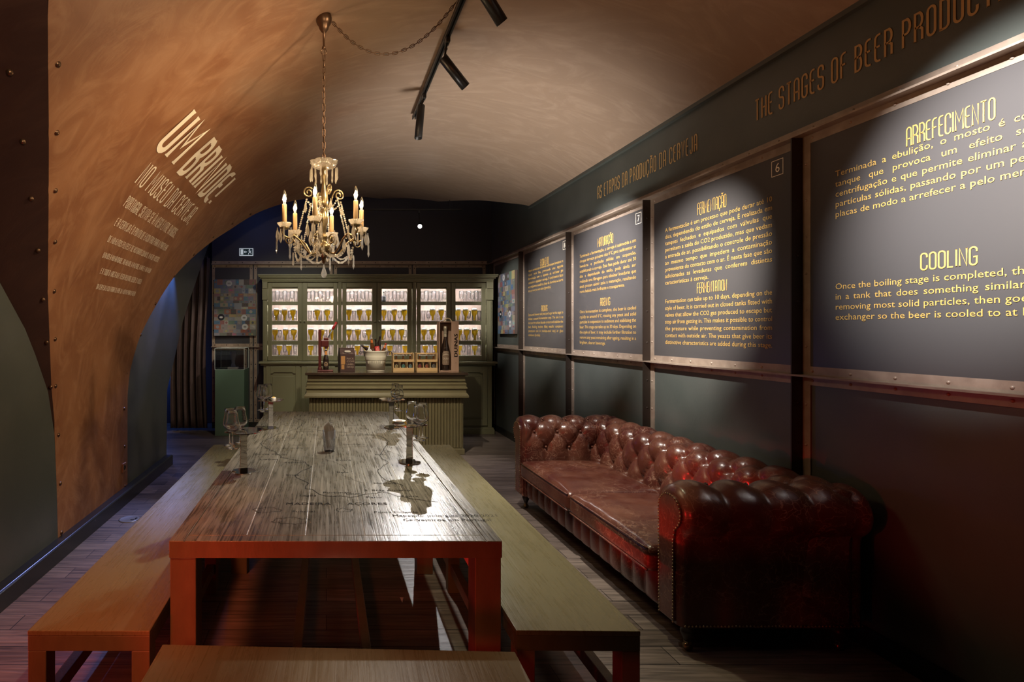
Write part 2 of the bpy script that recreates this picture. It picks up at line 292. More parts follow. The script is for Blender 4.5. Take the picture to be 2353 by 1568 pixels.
# ------------------------------------------------------------------ mesh builder
class MB:
    def __init__(s): s.v = []; s.f = []; s.sm = []; s.c = []

    def add(s, vs, fs, smooth=False, col=None):
        o = len(s.v); s.v += [tuple(p) for p in vs]
        for f in fs: s.f.append([i + o for i in f]); s.sm.append(smooth); s.c.append(col)
        return s

    def box(s, a, b, rz=0, piv=None, col=None):
        (x0, y0, z0), (x1, y1, z1) = a, b
        vs = [(x, y, z) for z in (z0, z1) for x, y in ((x0, y0), (x1, y0), (x1, y1), (x0, y1))]
        return s.add(vs, [[3, 2, 1, 0], [4, 5, 6, 7], [0, 1, 5, 4], [1, 2, 6, 5], [2, 3, 7, 6], [3, 0, 4, 7]], False, col)

    def cbox(s, c, d, col=None):
        return s.box([c[i] - d[i] / 2 for i in range(3)], [c[i] + d[i] / 2 for i in range(3)], col=col)

    def beam(s, p, q, wx, wy, up=(0, 0, 1)):
        p, q = Vector(p), Vector(q); d = (q - p).normalized(); u = Vector(up)
        if abs(d.dot(u)) > .99: u = Vector((0, 1, 0))
        r = d.cross(u).normalized(); u = r.cross(d).normalized()
        vs = []
        for c in (p, q):
            for a, b in ((-1, -1), (1, -1), (1, 1), (-1, 1)): vs.append(c + r * a * wx / 2 + u * b * wy / 2)
        return s.add(vs, [[3, 2, 1, 0], [4, 5, 6, 7], [0, 1, 5, 4], [1, 2, 6, 5], [2, 3, 7, 6], [3, 0, 4, 7]])

    def lathe(s, prof, n=24, c=(0, 0, 0), smooth=True, M=None, rmod=None):
        vs = []; fs = []; m = len(prof)
        for k in range(n):
            a = 2 * PI * k / n; rr = rmod(a) if rmod else 1
            for r, z in prof: vs.append(Vector((r * rr * math.cos(a), r * rr * math.sin(a), z)))
        if M is not None: vs = [M @ p for p in vs]
        vs = [p + Vector(c) for p in vs]
        for k in range(n):
            j = (k + 1) % n
            for i in range(m - 1):
                q = [k * m + i, j * m + i, j * m + i + 1, k * m + i + 1]
                if prof[i][0] < 1e-6: q = [k * m + i, j * m + i + 1, k * m + i + 1]
                elif prof[i + 1][0] < 1e-6: q = [k * m + i, j * m + i, k * m + i + 1]
                fs.append(q)
        return s.add(vs, fs, smooth)

    def tube(s, pts, r, n=8, closed=False, smooth=True):
        pts = [Vector(p) for p in pts]; m = len(pts); vs = []; fs = []
        rs = r if isinstance(r, (list, tuple)) else [r] * m
        prev = None
        for i, p in enumerate(pts):
            if closed: d = pts[(i + 1) % m] - pts[i - 1]
            else: d = pts[min(i + 1, m - 1)] - pts[max(i - 1, 0)]
            d.normalize()
            if prev is None:
                u = Vector((0, 0, 1)) if abs(d.z) < .9 else Vector((1, 0, 0)); u = (u - d * u.dot(d)).normalized()
            else:
                u = (prev - d * prev.dot(d))
                u = u.normalized() if u.length > 1e-6 else Vector((1, 0, 0))
            prev = u; w_ = d.cross(u)
            for k in range(n):
                a = 2 * PI * k / n; vs.append(p + (u * math.cos(a) + w_ * math.sin(a)) * rs[i])
        for i in range(m if closed else m - 1):
            j = (i + 1) % m
            for k in range(n): fs.append([i * n + k, i * n + (k + 1) % n, j * n + (k + 1) % n, j * n + k])
        if not closed: fs.append(list(range(n))[::-1]); fs.append([(m - 1) * n + k for k in range(n)])
        return s.add(vs, fs, smooth)

    def sphere(s, c, r, n=10, m=6, half=False, axis=None, sq=1.0):
        prof = [(r * math.cos(a), r * sq * math.sin(a)) for a in [(-PI / 2 if not half else 0) + (PI if not half else PI / 2) * i / m for i in range(m + 1)]]
        prof = [(max(x, 0) if abs(x) > 1e-9 else 0, z) for x, z in prof]
        M = None
        if axis is not None: M = Vector((0, 0, 1)).rotation_difference(Vector(axis)).to_matrix()
        return s.lathe(prof, n, c, True, M)

    def prism(s, poly, fn, d0, d1, smooth=False):
        """poly of (a,b); fn(a,b,d) -> point; extruded from depth d0 to d1"""
        n = len(poly); vs = [fn(a, b, d0) for a, b in poly] + [fn(a, b, d1) for a, b in poly]
        s.add(vs, [list(range(n))[::-1], [n + i for i in range(n)]], False)
        o = len(s.v) - 2 * n
        for i in range(n):
            j = (i + 1) % n; s.f.append([o + i, o + j, o + n + j, o + n + i]); s.sm.append(smooth); s.c.append(None)
        return s

    def grid(s, rows, smooth=True, closeu=False):
        """rows: list of equal-length point lists"""
        n = len(rows[0]); fs = []
        for i in range(len(rows) - 1):
            for k in range(n if closeu else n - 1):
                fs.append([i * n + k, i * n + (k + 1) % n, (i + 1) * n + (k + 1) % n, (i + 1) * n + k])
        return s.add([p for r in rows for p in r], fs, smooth)

    def build(s, name, m, parent=None, org=None, bevel=0., fix=True):
        me = bpy.data.meshes.new(name)
        if org is None and parent is not None and 'org' in ORG.get(parent.name, {}): org = ORG[parent.name]['org']
        o_ = Vector(org) if org is not None else Vector((0, 0, 0))
        me.from_pydata([tuple(Vector(p) - o_) for p in s.v], [], s.f)
        me.polygons.foreach_set('use_smooth', s.sm)
        if any(c is not None for c in s.c):
            ca = me.color_attributes.new('Col', 'FLOAT_COLOR', 'CORNER')
            for p in me.polygons:
                c = s.c[p.index] or (.5, .5, .5)
                for li in p.loop_indices: ca.data[li].color = (*c, 1)
        me.validate(); me.update()
        if fix:
            bm = bmesh.new(); bm.from_mesh(me); bmesh.ops.recalc_face_normals(bm, faces=bm.faces[:]); bm.to_mesh(me); bm.free()
        if m: me.materials.append(m)
        ob = bpy.data.objects.new(name, me); COL.objects.link(ob)
        if parent is not None: ob.parent = parent
        elif org is not None: ob.location = o_
        if bevel:
            b = ob.modifiers.new('bevel', 'BEVEL'); b.width = bevel; b.segments = 2; b.limit_method = 'ANGLE'; b.angle_limit = .6
        return ob


ORG = {}


def tag(o, label=None, cat=None, group=None, kind=None):
    if label: o['label'] = label
    if cat: o['category'] = cat
    if group: o['group'] = group
    if kind: o['kind'] = kind
    return o


def thing(name, label, cat, loc=(0, 0, 0), rz=0, group=None, local=False):
    o = bpy.data.objects.new(name, None); COL.objects.link(o); o.location = loc; o.rotation_euler = (0, 0, rz)
    o.empty_display_size = .1
    tag(o, label, cat, group)
    if not local: ORG[o.name] = {'org': Vector(loc)}
    return o


def copy_tree(o, parent=None):
    c = o.copy(); COL.objects.link(c)
    if parent is not None: c.parent = parent
    for ch in list(o.children): copy_tree(ch, c)
    return c


def struct(o): o['kind'] = 'structure'; return o


# ------------------------------------------------------------------ lettering
def arc(cx, cy, rx, ry, a0, a1, n=7):
    return [(cx + rx * math.cos(math.radians(a0 + (a1 - a0) * i / n)), cy + ry * math.sin(math.radians(a0 + (a1 - a0) * i / n))) for i in range(n + 1)]


GW = .30
_r = GW / 2
_top = arc(_r, 1 - _r, _r, _r, 180, 0); _bot = arc(_r, _r, _r, _r, 0, -180)
GL = {
    'A': (GW, [[(0, 0)] + _top + [(GW, 0)], [(0, .4), (GW, .4)]]),
    'B': (GW, [[(0, .5), (0, 1), (_r, 1)] + arc(_r, .77, _r, .23, 90, -90) + [(0, .54)], [(_r, .54)] + arc(_r, .27, _r, .27, 90, -90) + [(0, 0), (0, .54)]]),
    'C': (GW, [[(GW, .74)] + _top[::-1] + _bot[::-1] + [(GW, .26)]]),
    'D': (GW, [[(0, 0), (0, 1), (_r, 1)] + arc(_r, 1 - _r, _r, _r, 90, 0) + arc(_r, _r, _r, _r, 0, -90) + [(0, 0)]]),
    'E': (GW * .85, [[(GW * .85, 1)] + arc(_r, 1 - _r, _r, _r, 90, 180) + arc(_r, _r, _r, _r, 180, 270) + [(GW * .85, 0)], [(0, .55), (GW * .75, .55)]]),
    'F': (GW * .85, [[(GW * .85, 1)] + arc(_r, 1 - _r, _r, _r, 90, 180) + [(0, 0)], [(0, .55), (GW * .75, .55)]]),
    'G': (GW, [[(GW, .74)] + _top[::-1] + _bot[::-1] + [(GW, .45), (_r, .45)]]),
    'H': (GW, [[(0, 0), (0, 1)], [(GW, 0), (GW, 1)], [(0, .5), (GW, .5)]]),
    'I': (.02, [[(.01, 0), (.01, 1)]]),
    'J': (GW * .8, [[(GW * .8, 1), (GW * .8, _r)] + arc(GW * .4, _r, GW * .4, _r, 0, -180) + [(0, .24)]]),
    'K': (GW, [[(0, 0), (0, 1)], [(GW, 1), (0, .45)], [(.08, .55), (GW, 0)]]),
    'L': (GW * .8, [[(0, 1), (0, 0), (GW * .8, 0)]]),
    'M': (GW * 1.45, [[(0, 0), (0, 1), (GW * .72, .4), (GW * 1.45, 1), (GW * 1.45, 0)]]),
    'N': (GW * 1.05, [[(0, 0), (0, 1), (GW * 1.05, 0), (GW * 1.05, 1)]]),
    'O': (GW, [_top + _bot + [(0, 1 - _r)]]),
    'P': (GW, [[(0, 0), (0, 1), (_r, 1)] + arc(_r, .74, _r, .26, 90, -90) + [(0, .48)]]),
    'Q': (GW, [_top + _bot + [(0, 1 - _r)], [(_r, .2), (GW, 0)]]),
    'R': (GW, [[(0, 0), (0, 1), (_r, 1)] + arc(_r, .75, _r, .25, 90, -90) + [(0, .5)], [(_r, .5), (GW, .4), (GW, 0)]]),
    'S': (GW, [[(GW, .76)] + _top[::-1] + arc(_r, .66, _r, .14, 180, 270) + arc(_r, .38, _r, .14, 90, 0) + _bot + [(0, .24)]]),
    'T': (GW, [[(_r, 0), (_r, 1)], [(0, 1), (GW, 1)]]),
    'U': (GW, [[(0, 1)] + _bot[::-1] + [(GW, 1)]]),
    'V': (GW, [[(0, 1), (_r, 0), (GW, 1)]]),
    'Z': (GW, [[(0, 1), (GW, 1), (0, 0), (GW, 0)]]),
    '!': (.03, [[(.015, .25), (.015, 1)], [(.015, 0), (.015, .1)]]),
    '.': (.03, [[(.015, 0), (.015, .09)]]), ',': (.03, [[(.03, .09), (.0, -.1)]]), '-': (.15, [[(0, .5), (.15, .5)]]), ' ': (.16, []),
}
ACC = {'Ç': ('C', [[(_r, -.05), (_r, -.14), (_r - .06, -.17)]]), 'Ã': ('A', [[(0, 1.1), (.09, 1.17), (.19, 1.1), (GW, 1.17)]]), 'À': ('A', [[(.05, 1.2), (.2, 1.1)]]),
       'É': ('E', [[(.2, 1.2), (.05, 1.1)]]), 'Á': ('A', [[(.25, 1.2), (.1, 1.1)]]), 'Ó': ('O', [[(.25, 1.2), (.1, 1.1)]])}


def deco(mb, text, fn, x0, x1, h, y0=0., sw=.085, gap=.13, serif=.0):
    """narrow poster capitals drawn as ribbons; fn(u, v) -> point; text fitted from x0 to x1"""
    items = []; x = 0
    for ch in text:
        wd, st = GL[ACC[ch][0]] if ch in ACC else GL[ch]
        items.append((x, st + (ACC[ch][1] if ch in ACC else [])))
        x += wd + (gap if ch != ' ' else gap * .6)
    tot = x - gap; kx = (x1 - x0) / tot
    for ox, st in items:
        for pl in st:
            q = [Vector((x0 + (ox + a) * kx, y0 + b * h)) for a, b in pl]
            hw = sw * min(kx, h) * .5 if kx < h * 1.2 else sw * h * .5
            L_, R_ = [], []
            n = len(q); cl = (q[0] - q[-1]).length < 1e-6
            for i in range(n):
                a = q[i - 1] if i > 0 else (q[-2] if cl else None); b = q[i + 1] if i < n - 1 else (q[1] if cl else None)
                d1 = (q[i] - a).normalized() if a is not None else None; d2 = (b - q[i]).normalized() if b is not None else None
                if d1 is None: d1 = d2
                if d2 is None: d2 = d1
                t = d1 + d2
                t = t.normalized() if t.length > 1e-5 else d1
                nn = Vector((-t.y, t.x)); k = max(nn.dot(Vector((-d1.y, d1.x))), .72)
                ext = Vector((0, 0))
                L_.append(q[i] + nn * hw / k); R_.append(q[i] - nn * hw / k)
            for i in range(n - 1):
                mb.add([fn(*p) for p in (L_[i], L_[i + 1], R_[i + 1], R_[i])], [[0, 1, 2, 3]])
            if serif:
                for e, o in ((0, 1), (n - 1, n - 2)):
                    if abs(q[e].x - q[o].x) < 1e-5 and (abs(pl[e][1]) < 1e-6 or abs(pl[e][1] - 1) < 1e-6):
                        c = q[e]; ss = serif * hw * 2
                        sy = hw * .5 * (1 if pl[e][1] < .5 else -1)
                        mb.add([fn(c.x - ss, c.y), fn(c.x + ss, c.y), fn(c.x + ss, c.y + sy), fn(c.x - ss, c.y + sy)], [[0, 1, 2, 3]])


_txt = {}


def text_mesh(s, space=1.0):
    k = (s, round(space, 3))
    if k in _txt: return _txt[k]
    cu = bpy.data.curves.new('t', 'FONT'); cu.body = s; cu.size = 1; cu.space_word = space; cu.resolution_u = 2
    ob = bpy.data.objects.new('t', cu); COL.objects.link(ob)
    dg = bpy.context.evaluated_depsgraph_get(); me = bpy.data.meshes.new_from_object(ob.evaluated_get(dg))
    vs = [tuple(v.co) for v in me.vertices]; fs = [list(p.vertices) for p in me.polygons]
    bpy.data.objects.remove(ob); bpy.data.curves.remove(cu); bpy.data.meshes.remove(me)
    _txt[k] = (vs, fs); return vs, fs


def text_line(mb, s, fn, x0, y0, size, x1=None, sx=.9, fit=False, center=False, last=False):
    vs, fs = text_mesh(s)
    wd = max(v[0] for v in vs) * size * sx
    if x1 is not None and not last and ' ' in s and not fit:
        ns = s.count(' '); v2, _ = text_mesh(s, 2.0); dw = (max(v[0] for v in v2) * size * sx - wd)
        if wd > (x1 - x0): sx *= (x1 - x0) / wd
        elif dw > 1e-6: vs, fs = text_mesh(s, 1 + ((x1 - x0) - wd) / dw)
    elif fit and x1 is not None: sx *= (x1 - x0) / wd
    elif last and x1 is not None and wd > x1 - x0: sx *= (x1 - x0) / wd
    off = -wd / 2 if center else 0
    mb.add([fn(x0 + off + v[0] * size * sx, y0 + v[1] * size) for v in vs], fs)


# ================================================================== THE ROOM
CX, CZ, RL, RR = .88, .97, 2.81, 3.255           # vault profile
WXL, WXR, YB = -1.93, 2.75, 8.84                 # left wall plane, right wall plane, back wall
TR = math.acos((WXR - CX) / RR)


def vault(t, off=0.):
    c, s_ = math.cos(t), math.sin(t); r = RL if c < 0 else RR
    return (CX + (r - off) * c, CZ + (RL - off) * s_)


def interp(tab, x):
    if x <= tab[0][0]: return tab[0][1]
    for (a, b), (c, d) in zip(tab, tab[1:]):
        if x <= c: return b + (d - b) * (x - a) / (c - a)
    return tab[-1][1]


FRONT = [(1.7, -1.5), (1.95, .3), (2.15, 1.45), (2.27, 1.87), (2.365, 2.142), (2.431, 2.386), (2.519, 2.684), (2.613, 2.957), (2.711, 3.196), (2.82, 3.404), (2.934, 3.586), (3.052, 3.704), (3.1416, 3.767)]
REAR = [(.9, 6.95), (.978, 7.127), (1.051, 7.43), (1.133, 7.726), (1.286, 8.426), (1.571, 8.70), (1.85, 8.2), (2.05, 7.5), (2.258, 6.889), (2.393, 6.6), (2.485, 6.311), (2.585, 6.024), (2.677, 5.771), (2.818, 5.539), (2.927, 5.329), (3.054, 5.191), (3.1416, 5.152)]

mb = MB(); mb.box((-5.2, -2.2, -.1), (3.2, 9.6, 0)); fl = struct(mb.build('floor', M_FLOOR))

NT, NY = 72, 40
rows = []
for i in range(NT + 1):
    t = TR + (PI - TR) * i / NT; x, z = vault(t); y0, y1 = interp(FRONT, t), interp(REAR, t)
    rows.append([(x, y0 + (y1 - y0) * k / NY, z) for k in range(NY + 1)])
for zz in (.868, .6, .514, .3, .155, 0):                          # the pier runs straight down to the floor
    y0 = interp([(0, 3.822), (.155, 3.816), (.514, 3.798), (.868, 3.767), (1, 3.767)], zz)
    rows.append([(WXL, y0 + (5.152 - y0) * k / NY, zz) for k in range(NY + 1)])
mb = MB(); mb.grid(rows); ceil = struct(mb.build('ceiling', M_COPPER, fix=False))
# a return edge so the plaster shell has thickness
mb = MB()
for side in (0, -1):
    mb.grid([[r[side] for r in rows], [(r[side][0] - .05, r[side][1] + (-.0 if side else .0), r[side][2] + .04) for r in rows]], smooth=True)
struct(mb.build('trim_21', M_COPPER_SHADE, fix=False))
# riveted edges of the copper skin
mb = MB()


def rivet(mb, p, n, r=.011):
    mb.sphere(p, r, 8, 3, True, n, .75)


for (t, y) in [(2.42, 2.432), (2.511, 2.735), (2.607, 3.011), (2.707, 3.262), (2.817, 3.476), (2.934, 3.655), (3.054, 3.759),
               (2.286, 6.712), (2.375, 6.463), (2.473, 6.219), (2.578, 5.979), (2.688, 5.736), (2.807, 5.507), (2.927, 5.329)]:
    x, z = vault(t); rivet(mb, (x, y, z), (-math.cos(t), 0, -math.sin(t)), .016)
for y, z in ((3.822, .857), (3.847, .5), (3.866, .136), (5.064, .865), (5.075, .502), (5.086, .12), (5.12, 1.2)):
    rivet(mb, (WXL, y, z), (1, 0, 0), .016)
mb.build('rivet_heads', M_BRONZE, ceil)
tag(ceil)

# copper soffit of the near bay, its shade painted in; green tympanum below it
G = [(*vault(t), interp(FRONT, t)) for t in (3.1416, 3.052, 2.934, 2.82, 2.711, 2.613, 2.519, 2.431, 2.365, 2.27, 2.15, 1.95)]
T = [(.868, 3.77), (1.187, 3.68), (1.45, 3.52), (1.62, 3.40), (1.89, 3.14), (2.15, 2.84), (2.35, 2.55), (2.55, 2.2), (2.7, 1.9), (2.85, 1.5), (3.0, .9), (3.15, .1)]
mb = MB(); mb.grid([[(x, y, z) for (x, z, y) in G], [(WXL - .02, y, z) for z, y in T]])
so = struct(mb.build('trim_22', M_COPPER_SHADE, fix=False))
mb = MB()
for (a, b, k) in ((1, .55, .6), (2, .55, .6), (3, .6, .6), (4, .5, .6), (5, .5, .6), (6, .5, .6), (7, .5, .6), (8, .5, .6)):
    g, t_ = G[a], T[a]
    p = Vector((g[0] + (WXL - g[0]) * .22, g[2] + (t_[1] - g[2]) * .22, g[1] + (t_[0] - g[1]) * .22)); rivet(mb, p, (.3, -.8, -.4), .016)
mb.build('rivet_heads', M_BRONZE, so)
mb = MB()
poly = [(-2.2, 0), (3.825, 0), (3.815, .155), (3.798, .514)] + [(y, z) for z, y in T] + [(-2.2, 3.3)]
mb.prism([(y, z) for y, z in poly], lambda a, b, d: (d, a, b), WXL - .2, WXL)
struct(mb.build('wall_left', M_GREEN))
poly = [(5.05, 0), (6.42, 0), (6.45, .9), (6.73, 1.23), (7.14, 1.73), (7.5, 2.05), (7.85, 2.33), (8.3, 2.7), (8.65, 2.97), (8.84, 3.1), (8.84, 3.9), (7.3, 3.9), (6.7, 3.0), (6.3, 2.7), (5.9, 2.35), (5.5, 1.9), (5.3, 1.6), (5.17, 1.2), (5.12, .8)]
mb = MB(); mb.prism(poly, lambda a, b, d: (d, a, b), WXL - .12, WXL - .004); struct(mb.build('wall_left_far', M_GREEN))
mb = MB(); mb.prism([(3.76, 0), (5.2, 0), (5.2, .8), (3.76, .8)], lambda a, b, d: (d, a, b), WXL - .2, WXL - .006); struct(mb.build('wall_left_pier', M_BLACK))
# rear bay ceiling: flat dark slab above the vault's end
mb = MB(); mb.box((-5.2, 5.0, 3.95), (3.1, 9.6, 4.05)); struct(mb.build('ceiling_rear', M_NAVY))
# right wall, back wall, passage walls, wall behind the camera
mb = MB(); mb.box((WXR, -2.2, 0), (WXR + .25, 9.0, 4.0)); wr = struct(mb.build('wall_right', M_GREEN))
mb = MB(); mb.box((-1.905, YB, 0), (WXR + .2, YB + .2, 4.0)); struct(mb.build('wall_back', M_NAVY))
mb = MB(); mb.box((-5.2, 9.3, 0), (-1.8, 9.5, 4.0)); mb.box((-1.95, 9.05, 0), (-1.85, 9.5, 4)); struct(mb.build('wall_passage', M_NAVY))
mb = MB(); mb.box((-5.3, 5.0, 0), (-5.1, 9.5, 4.0)); mb.box((-5.3, 5.0, 0), (-2.05, 5.1, 4)); struct(mb.build('wall_passage_side', M_NAVY))
mb = MB(); mb.box((-5.3, -2.4, 0), (3.0, -2.2, 4.2)); struct(mb.build('wall_front', M_NAVY))
mb = MB(); mb.box((-2.2, -2.3, 3.9), (3.1, 5.1, 4.0)); struct(mb.build('ceiling_slab', M_NAVY))
# baseboards
mb = MB(); mb.prism([(WXL - .02, 0), (-1.852, 0), (-1.852, .108), (-1.865, .118), (WXL - .02, .118)], lambda a, b, d: (a, d, b), -2.2, 6.41)
struct(mb.build('baseboard_left', M_BLACK, bevel=.003))
mb = MB(); mb.box((WXR - .02, -2.2, 0), (WXR, 8.8, .1)); struct(mb.build('baseboard_right', M_BLACK))
mb = MB(); mb.box((-1.9, YB - .02, 0), (WXR, YB, .1)); struct(mb.build('baseboard_back', M_BLACK))

# ------------------------------------------------------------------ riveted steel grid on the right and back walls
ZL, ZT, XT = 1.351, 2.723, .07                    # ledge height, top rail height, fin depth
POST = [8.72, 7.407, 5.945, 4.497, 3.061, 1.62, .18]
FW = .048                                         # flange width
trim_i = [1]


def wall_box(mb, y0, y1, z0, z1, out, th=0.):
    mb.box((WXR - out, min(y0, y1), z0), (WXR - th, max(y0, y1), z1))


def next_trim(mb, m=M_STEEL, bevel=.0):
    o = struct(mb.build('trim_%d' % trim_i[0], m, bevel=bevel)); trim_i[0] += 1; return o


def rivets_line(mb, p, q, n, step=.17, r=.0085, inset=.06):
    p, q = Vector(p), Vector(q); L_ = (q - p).length; k = max(1, round((L_ - 2 * inset) / step))
    for i in range(k + 1): rivet(mb, p.lerp(q, (inset + (L_ - 2 * inset) * i / k) / L_), n, r)


mb = MB(); wall_box(mb, -1.5, 8.8, ZL - .005, ZL + .005, XT); lo = next_trim(mb, M_STEEL)
mb = MB(); wall_box(mb, -1.5, 8.8, ZT - .005, ZT + .005, XT); to = next_trim(mb, M_STEEL)
mb = MB(); wall_box(mb, -1.5, 8.8, ZT + .005, ZT + .055, .008)
to2 = next_trim(mb); mb = MB(); rivets_line(mb, (WXR - .008, -1.4, ZT + .032), (WXR - .008, 8.75, ZT + .032), (-1, 0, 0), .23); mb.build('rivet_heads', M_STEEL, to2)
mb = MB(); wall_box(mb, -1.5, 7.15, 3.262, 3.30, .035); next_trim(mb, M_GREEN)
for y in POST:
    mb = MB(); wall_box(mb, y - .004, y + .004, .1, ZL - .005, XT); wall_box(mb, y - .004, y + .004, ZL + .005, ZT - .005, XT)
    o = next_trim(mb, M_FIN)
    mb = MB(); rivets_line(mb, (WXR - .035, y - .004, .2), (WXR - .035, y - .004, ZL - .1), (0, -1, 0), .25, .007); rivets_line(mb, (WXR - .035, y - .004, ZL + .1), (WXR - .035, y - .004, ZT - .1), (0, -1, 0), .25, .007)
    mb.build('rivet_heads', M_FIN, o)


def bay(y0, y1, z0, z1, n_h=5, low=True):
    """flat riveted frame round one bay (y0 far, y1 near)"""
    mb = MB(); o_ = .008
    y0 -= .005; y1 += .005
    wall_box(mb, y0, y1, z1 - FW, z1, o_)
    if low: wall_box(mb, y0, y1, z0, z0 + FW, o_)
    wall_box(mb, y0, y0 - FW, z0 + (FW if low else 0), z1 - FW, o_); wall_box(mb, y1, y1 + FW, z0 + (FW if low else 0), z1 - FW, o_)
    fr = next_trim(mb)
    mb = MB(); x = WXR - o_; h = FW * .45
    rivets_line(mb, (x, y0, z1 - h), (x, y1, z1 - h), (-1, 0, 0), .23)
    if low: rivets_line(mb, (x, y0, z0 + h), (x, y1, z0 + h), (-1, 0, 0), .23)
    rivets_line(mb, (x, y0 - h, z0 + .1), (x, y0 - h, z1 - .1), (-1, 0, 0), .21); rivets_line(mb, (x, y1 + h, z0 + .1), (x, y1 + h, z1 - .1), (-1, 0, 0), .21)
    mb.build('rivet_heads', M_STEEL, fr)


for a, b in zip(POST, POST[1:]):
    bay(a, b, ZL + .005, ZT - .005); bay(a, b, .1, ZL - .005, low=False)

# back wall grid
BX = [-1.915, -1.215, .115, 1.43, 2.66]
mb = MB(); mb.box((-1.905, YB - XT, ZT - .005), (WXR - .08, YB, ZT + .005)); mb.box((-1.905, YB - .008, ZT + .005), (WXR - .08, YB, ZT + .055)); o = next_trim(mb)
mb = MB(); rivets_line(mb, (-1.9, YB - .008, ZT + .03), (2.65, YB - .008, ZT + .03), (0, -1, 0), .22); mb.build('rivet_heads', M_FIN, o)
mb = MB(); mb.box((-1.905, YB - XT, ZL - .005), (-1.1, YB, ZL + .005)); next_trim(mb)
for a, b in zip(BX, BX[1:]):
    for z0, z1 in ((ZL + .005, ZT - .005), (.1, ZL - .005)):
        mb = MB(); y = YB - .008
        mb.box((a + .012, y, z1 - FW), (b - .012, YB, z1)); mb.box((a + .012, y, z0), (b - .012, YB, z0 + FW))
        mb.box((a + .012, y, z0 + FW), (a + .012 + FW, YB, z1 - FW)); mb.box((b - .012 - FW, y, z0 + FW), (b - .012, YB, z1 - FW))
        o = next_trim(mb); mb = MB()
        rivets_line(mb, (a, y, z1 - .024), (b, y, z1 - .024), (0, -1, 0), .22); rivets_line(mb, (a, y, z0 + .024), (b, y, z0 + .024), (0, -1, 0), .22)
        rivets_line(mb, (a + .036, y, z0), (a + .036, y, z1), (0, -1, 0), .22); rivets_line(mb, (b - .036, y, z0), (b - .036, y, z1), (0, -1, 0), .22)
        mb.build('rivet_heads', M_FIN, o)

# ------------------------------------------------------------------ information boards with their texts
PT = {
    5: ('ARREFECIMENTO', ['Terminada a ebulição, o mosto é colocado num', 'tanque que provoca um efeito semelhante à', 'centrifugação e que permite eliminar a maioria das', 'partículas sólidas, passando por um permutador de', 'placas de modo a arrefecer a pelo menos 20°C.'],
        'COOLING', ['Once the boiling stage is completed, the wort is put', 'in a tank that does something similar to spinning,', 'removing most solid particles, then goes through an', 'exchanger so the beer is cooled to at least 20°C.']),
    6: ('FERMENTAÇÃO', ['A fermentacão é um processo que pode durar até 10', 'dias, dependendo do estilo de cerveja. É realizada em', 'tanques fechados e equipados com válvulas que', 'permitem a saída do CO2 produzido, mas que vedam', 'a entrada de ar, possibilitando o controle de pressão', 'ao mesmo tempo que impedem a contaminação', 'proveniente do contacto com o ar. É nesta fase que são', 'adicionadas as leveduras que conferem distintas', 'características à cerveja.'],
        'FERMENTATION', ['Fermentation can take up to 10 days, depending on the', 'style of beer. It is carried out in closed tanks fitted with', 'valves that allow the CO2 gas produced to escape but', 'stop air from getting in. This makes it possible to control', 'the pressure while preventing contamination from', 'contact with outside air. The yeasts that give beer its', 'distinctive characteristics are added during this stage.']),
    7: ('MATURAÇÃO', ['Terminada a fermentação, a cerveja é submetida a um', 'choque térmico próximo dos 0°C para sedimentar as', 'leveduras e partículas sólidas em suspensão,', 'estabilizando a cerveja. Esta fase pode durar até 30', 'dias e dependendo do estilo, pode ainda ser', 'realizada uma filtragem para eliminar leveduras que', 'ainda possam existir após a maturação, resultando', 'numa bebida mais brilhante e transparente.'],
        'AGEING', ['Once fermentation is complete, the beer is cooled', 'rapidly to around 0°C, causing any yeast and solid', 'particles in suspension to sediment and stabilizing the', 'beer. This stage can take up to 30 days. Depending on', 'the style of beer, it may include further filtration to', 'remove any yeast remaining after ageing, resulting in a', 'brighter, clearer beverage.']),
    8: ('ENCHIMENTO', ['Alguns cervejeiros artesanais adicionam leveduras e', 'açúcar nesta fase, provocando uma segunda', 'fermentação com o objetivo de adicionar gás', 'carbónico e estabilizar a cerveja. O enchimento é feito', 'em recipientes metálicos (latas de alumínio ou barris', 'de aço inox) ou em vidro (garrafas).'],
        'RACKING', ['Some craft brewers add yeast and sugar at this stage to', 'induce a second fermentation step. The aim is to', 'increase the carbon dioxide content and stabilize the', 'beer. Racking involves filling metallic containers', '(aluminium cans or stainless-steel vats) or glass', 'containers (bottles).']),
}


def rw(Y0, off):                                  # right-wall lettering: u runs towards the camera
    return lambda u, v: (WXR - off, Y0 - u, v)


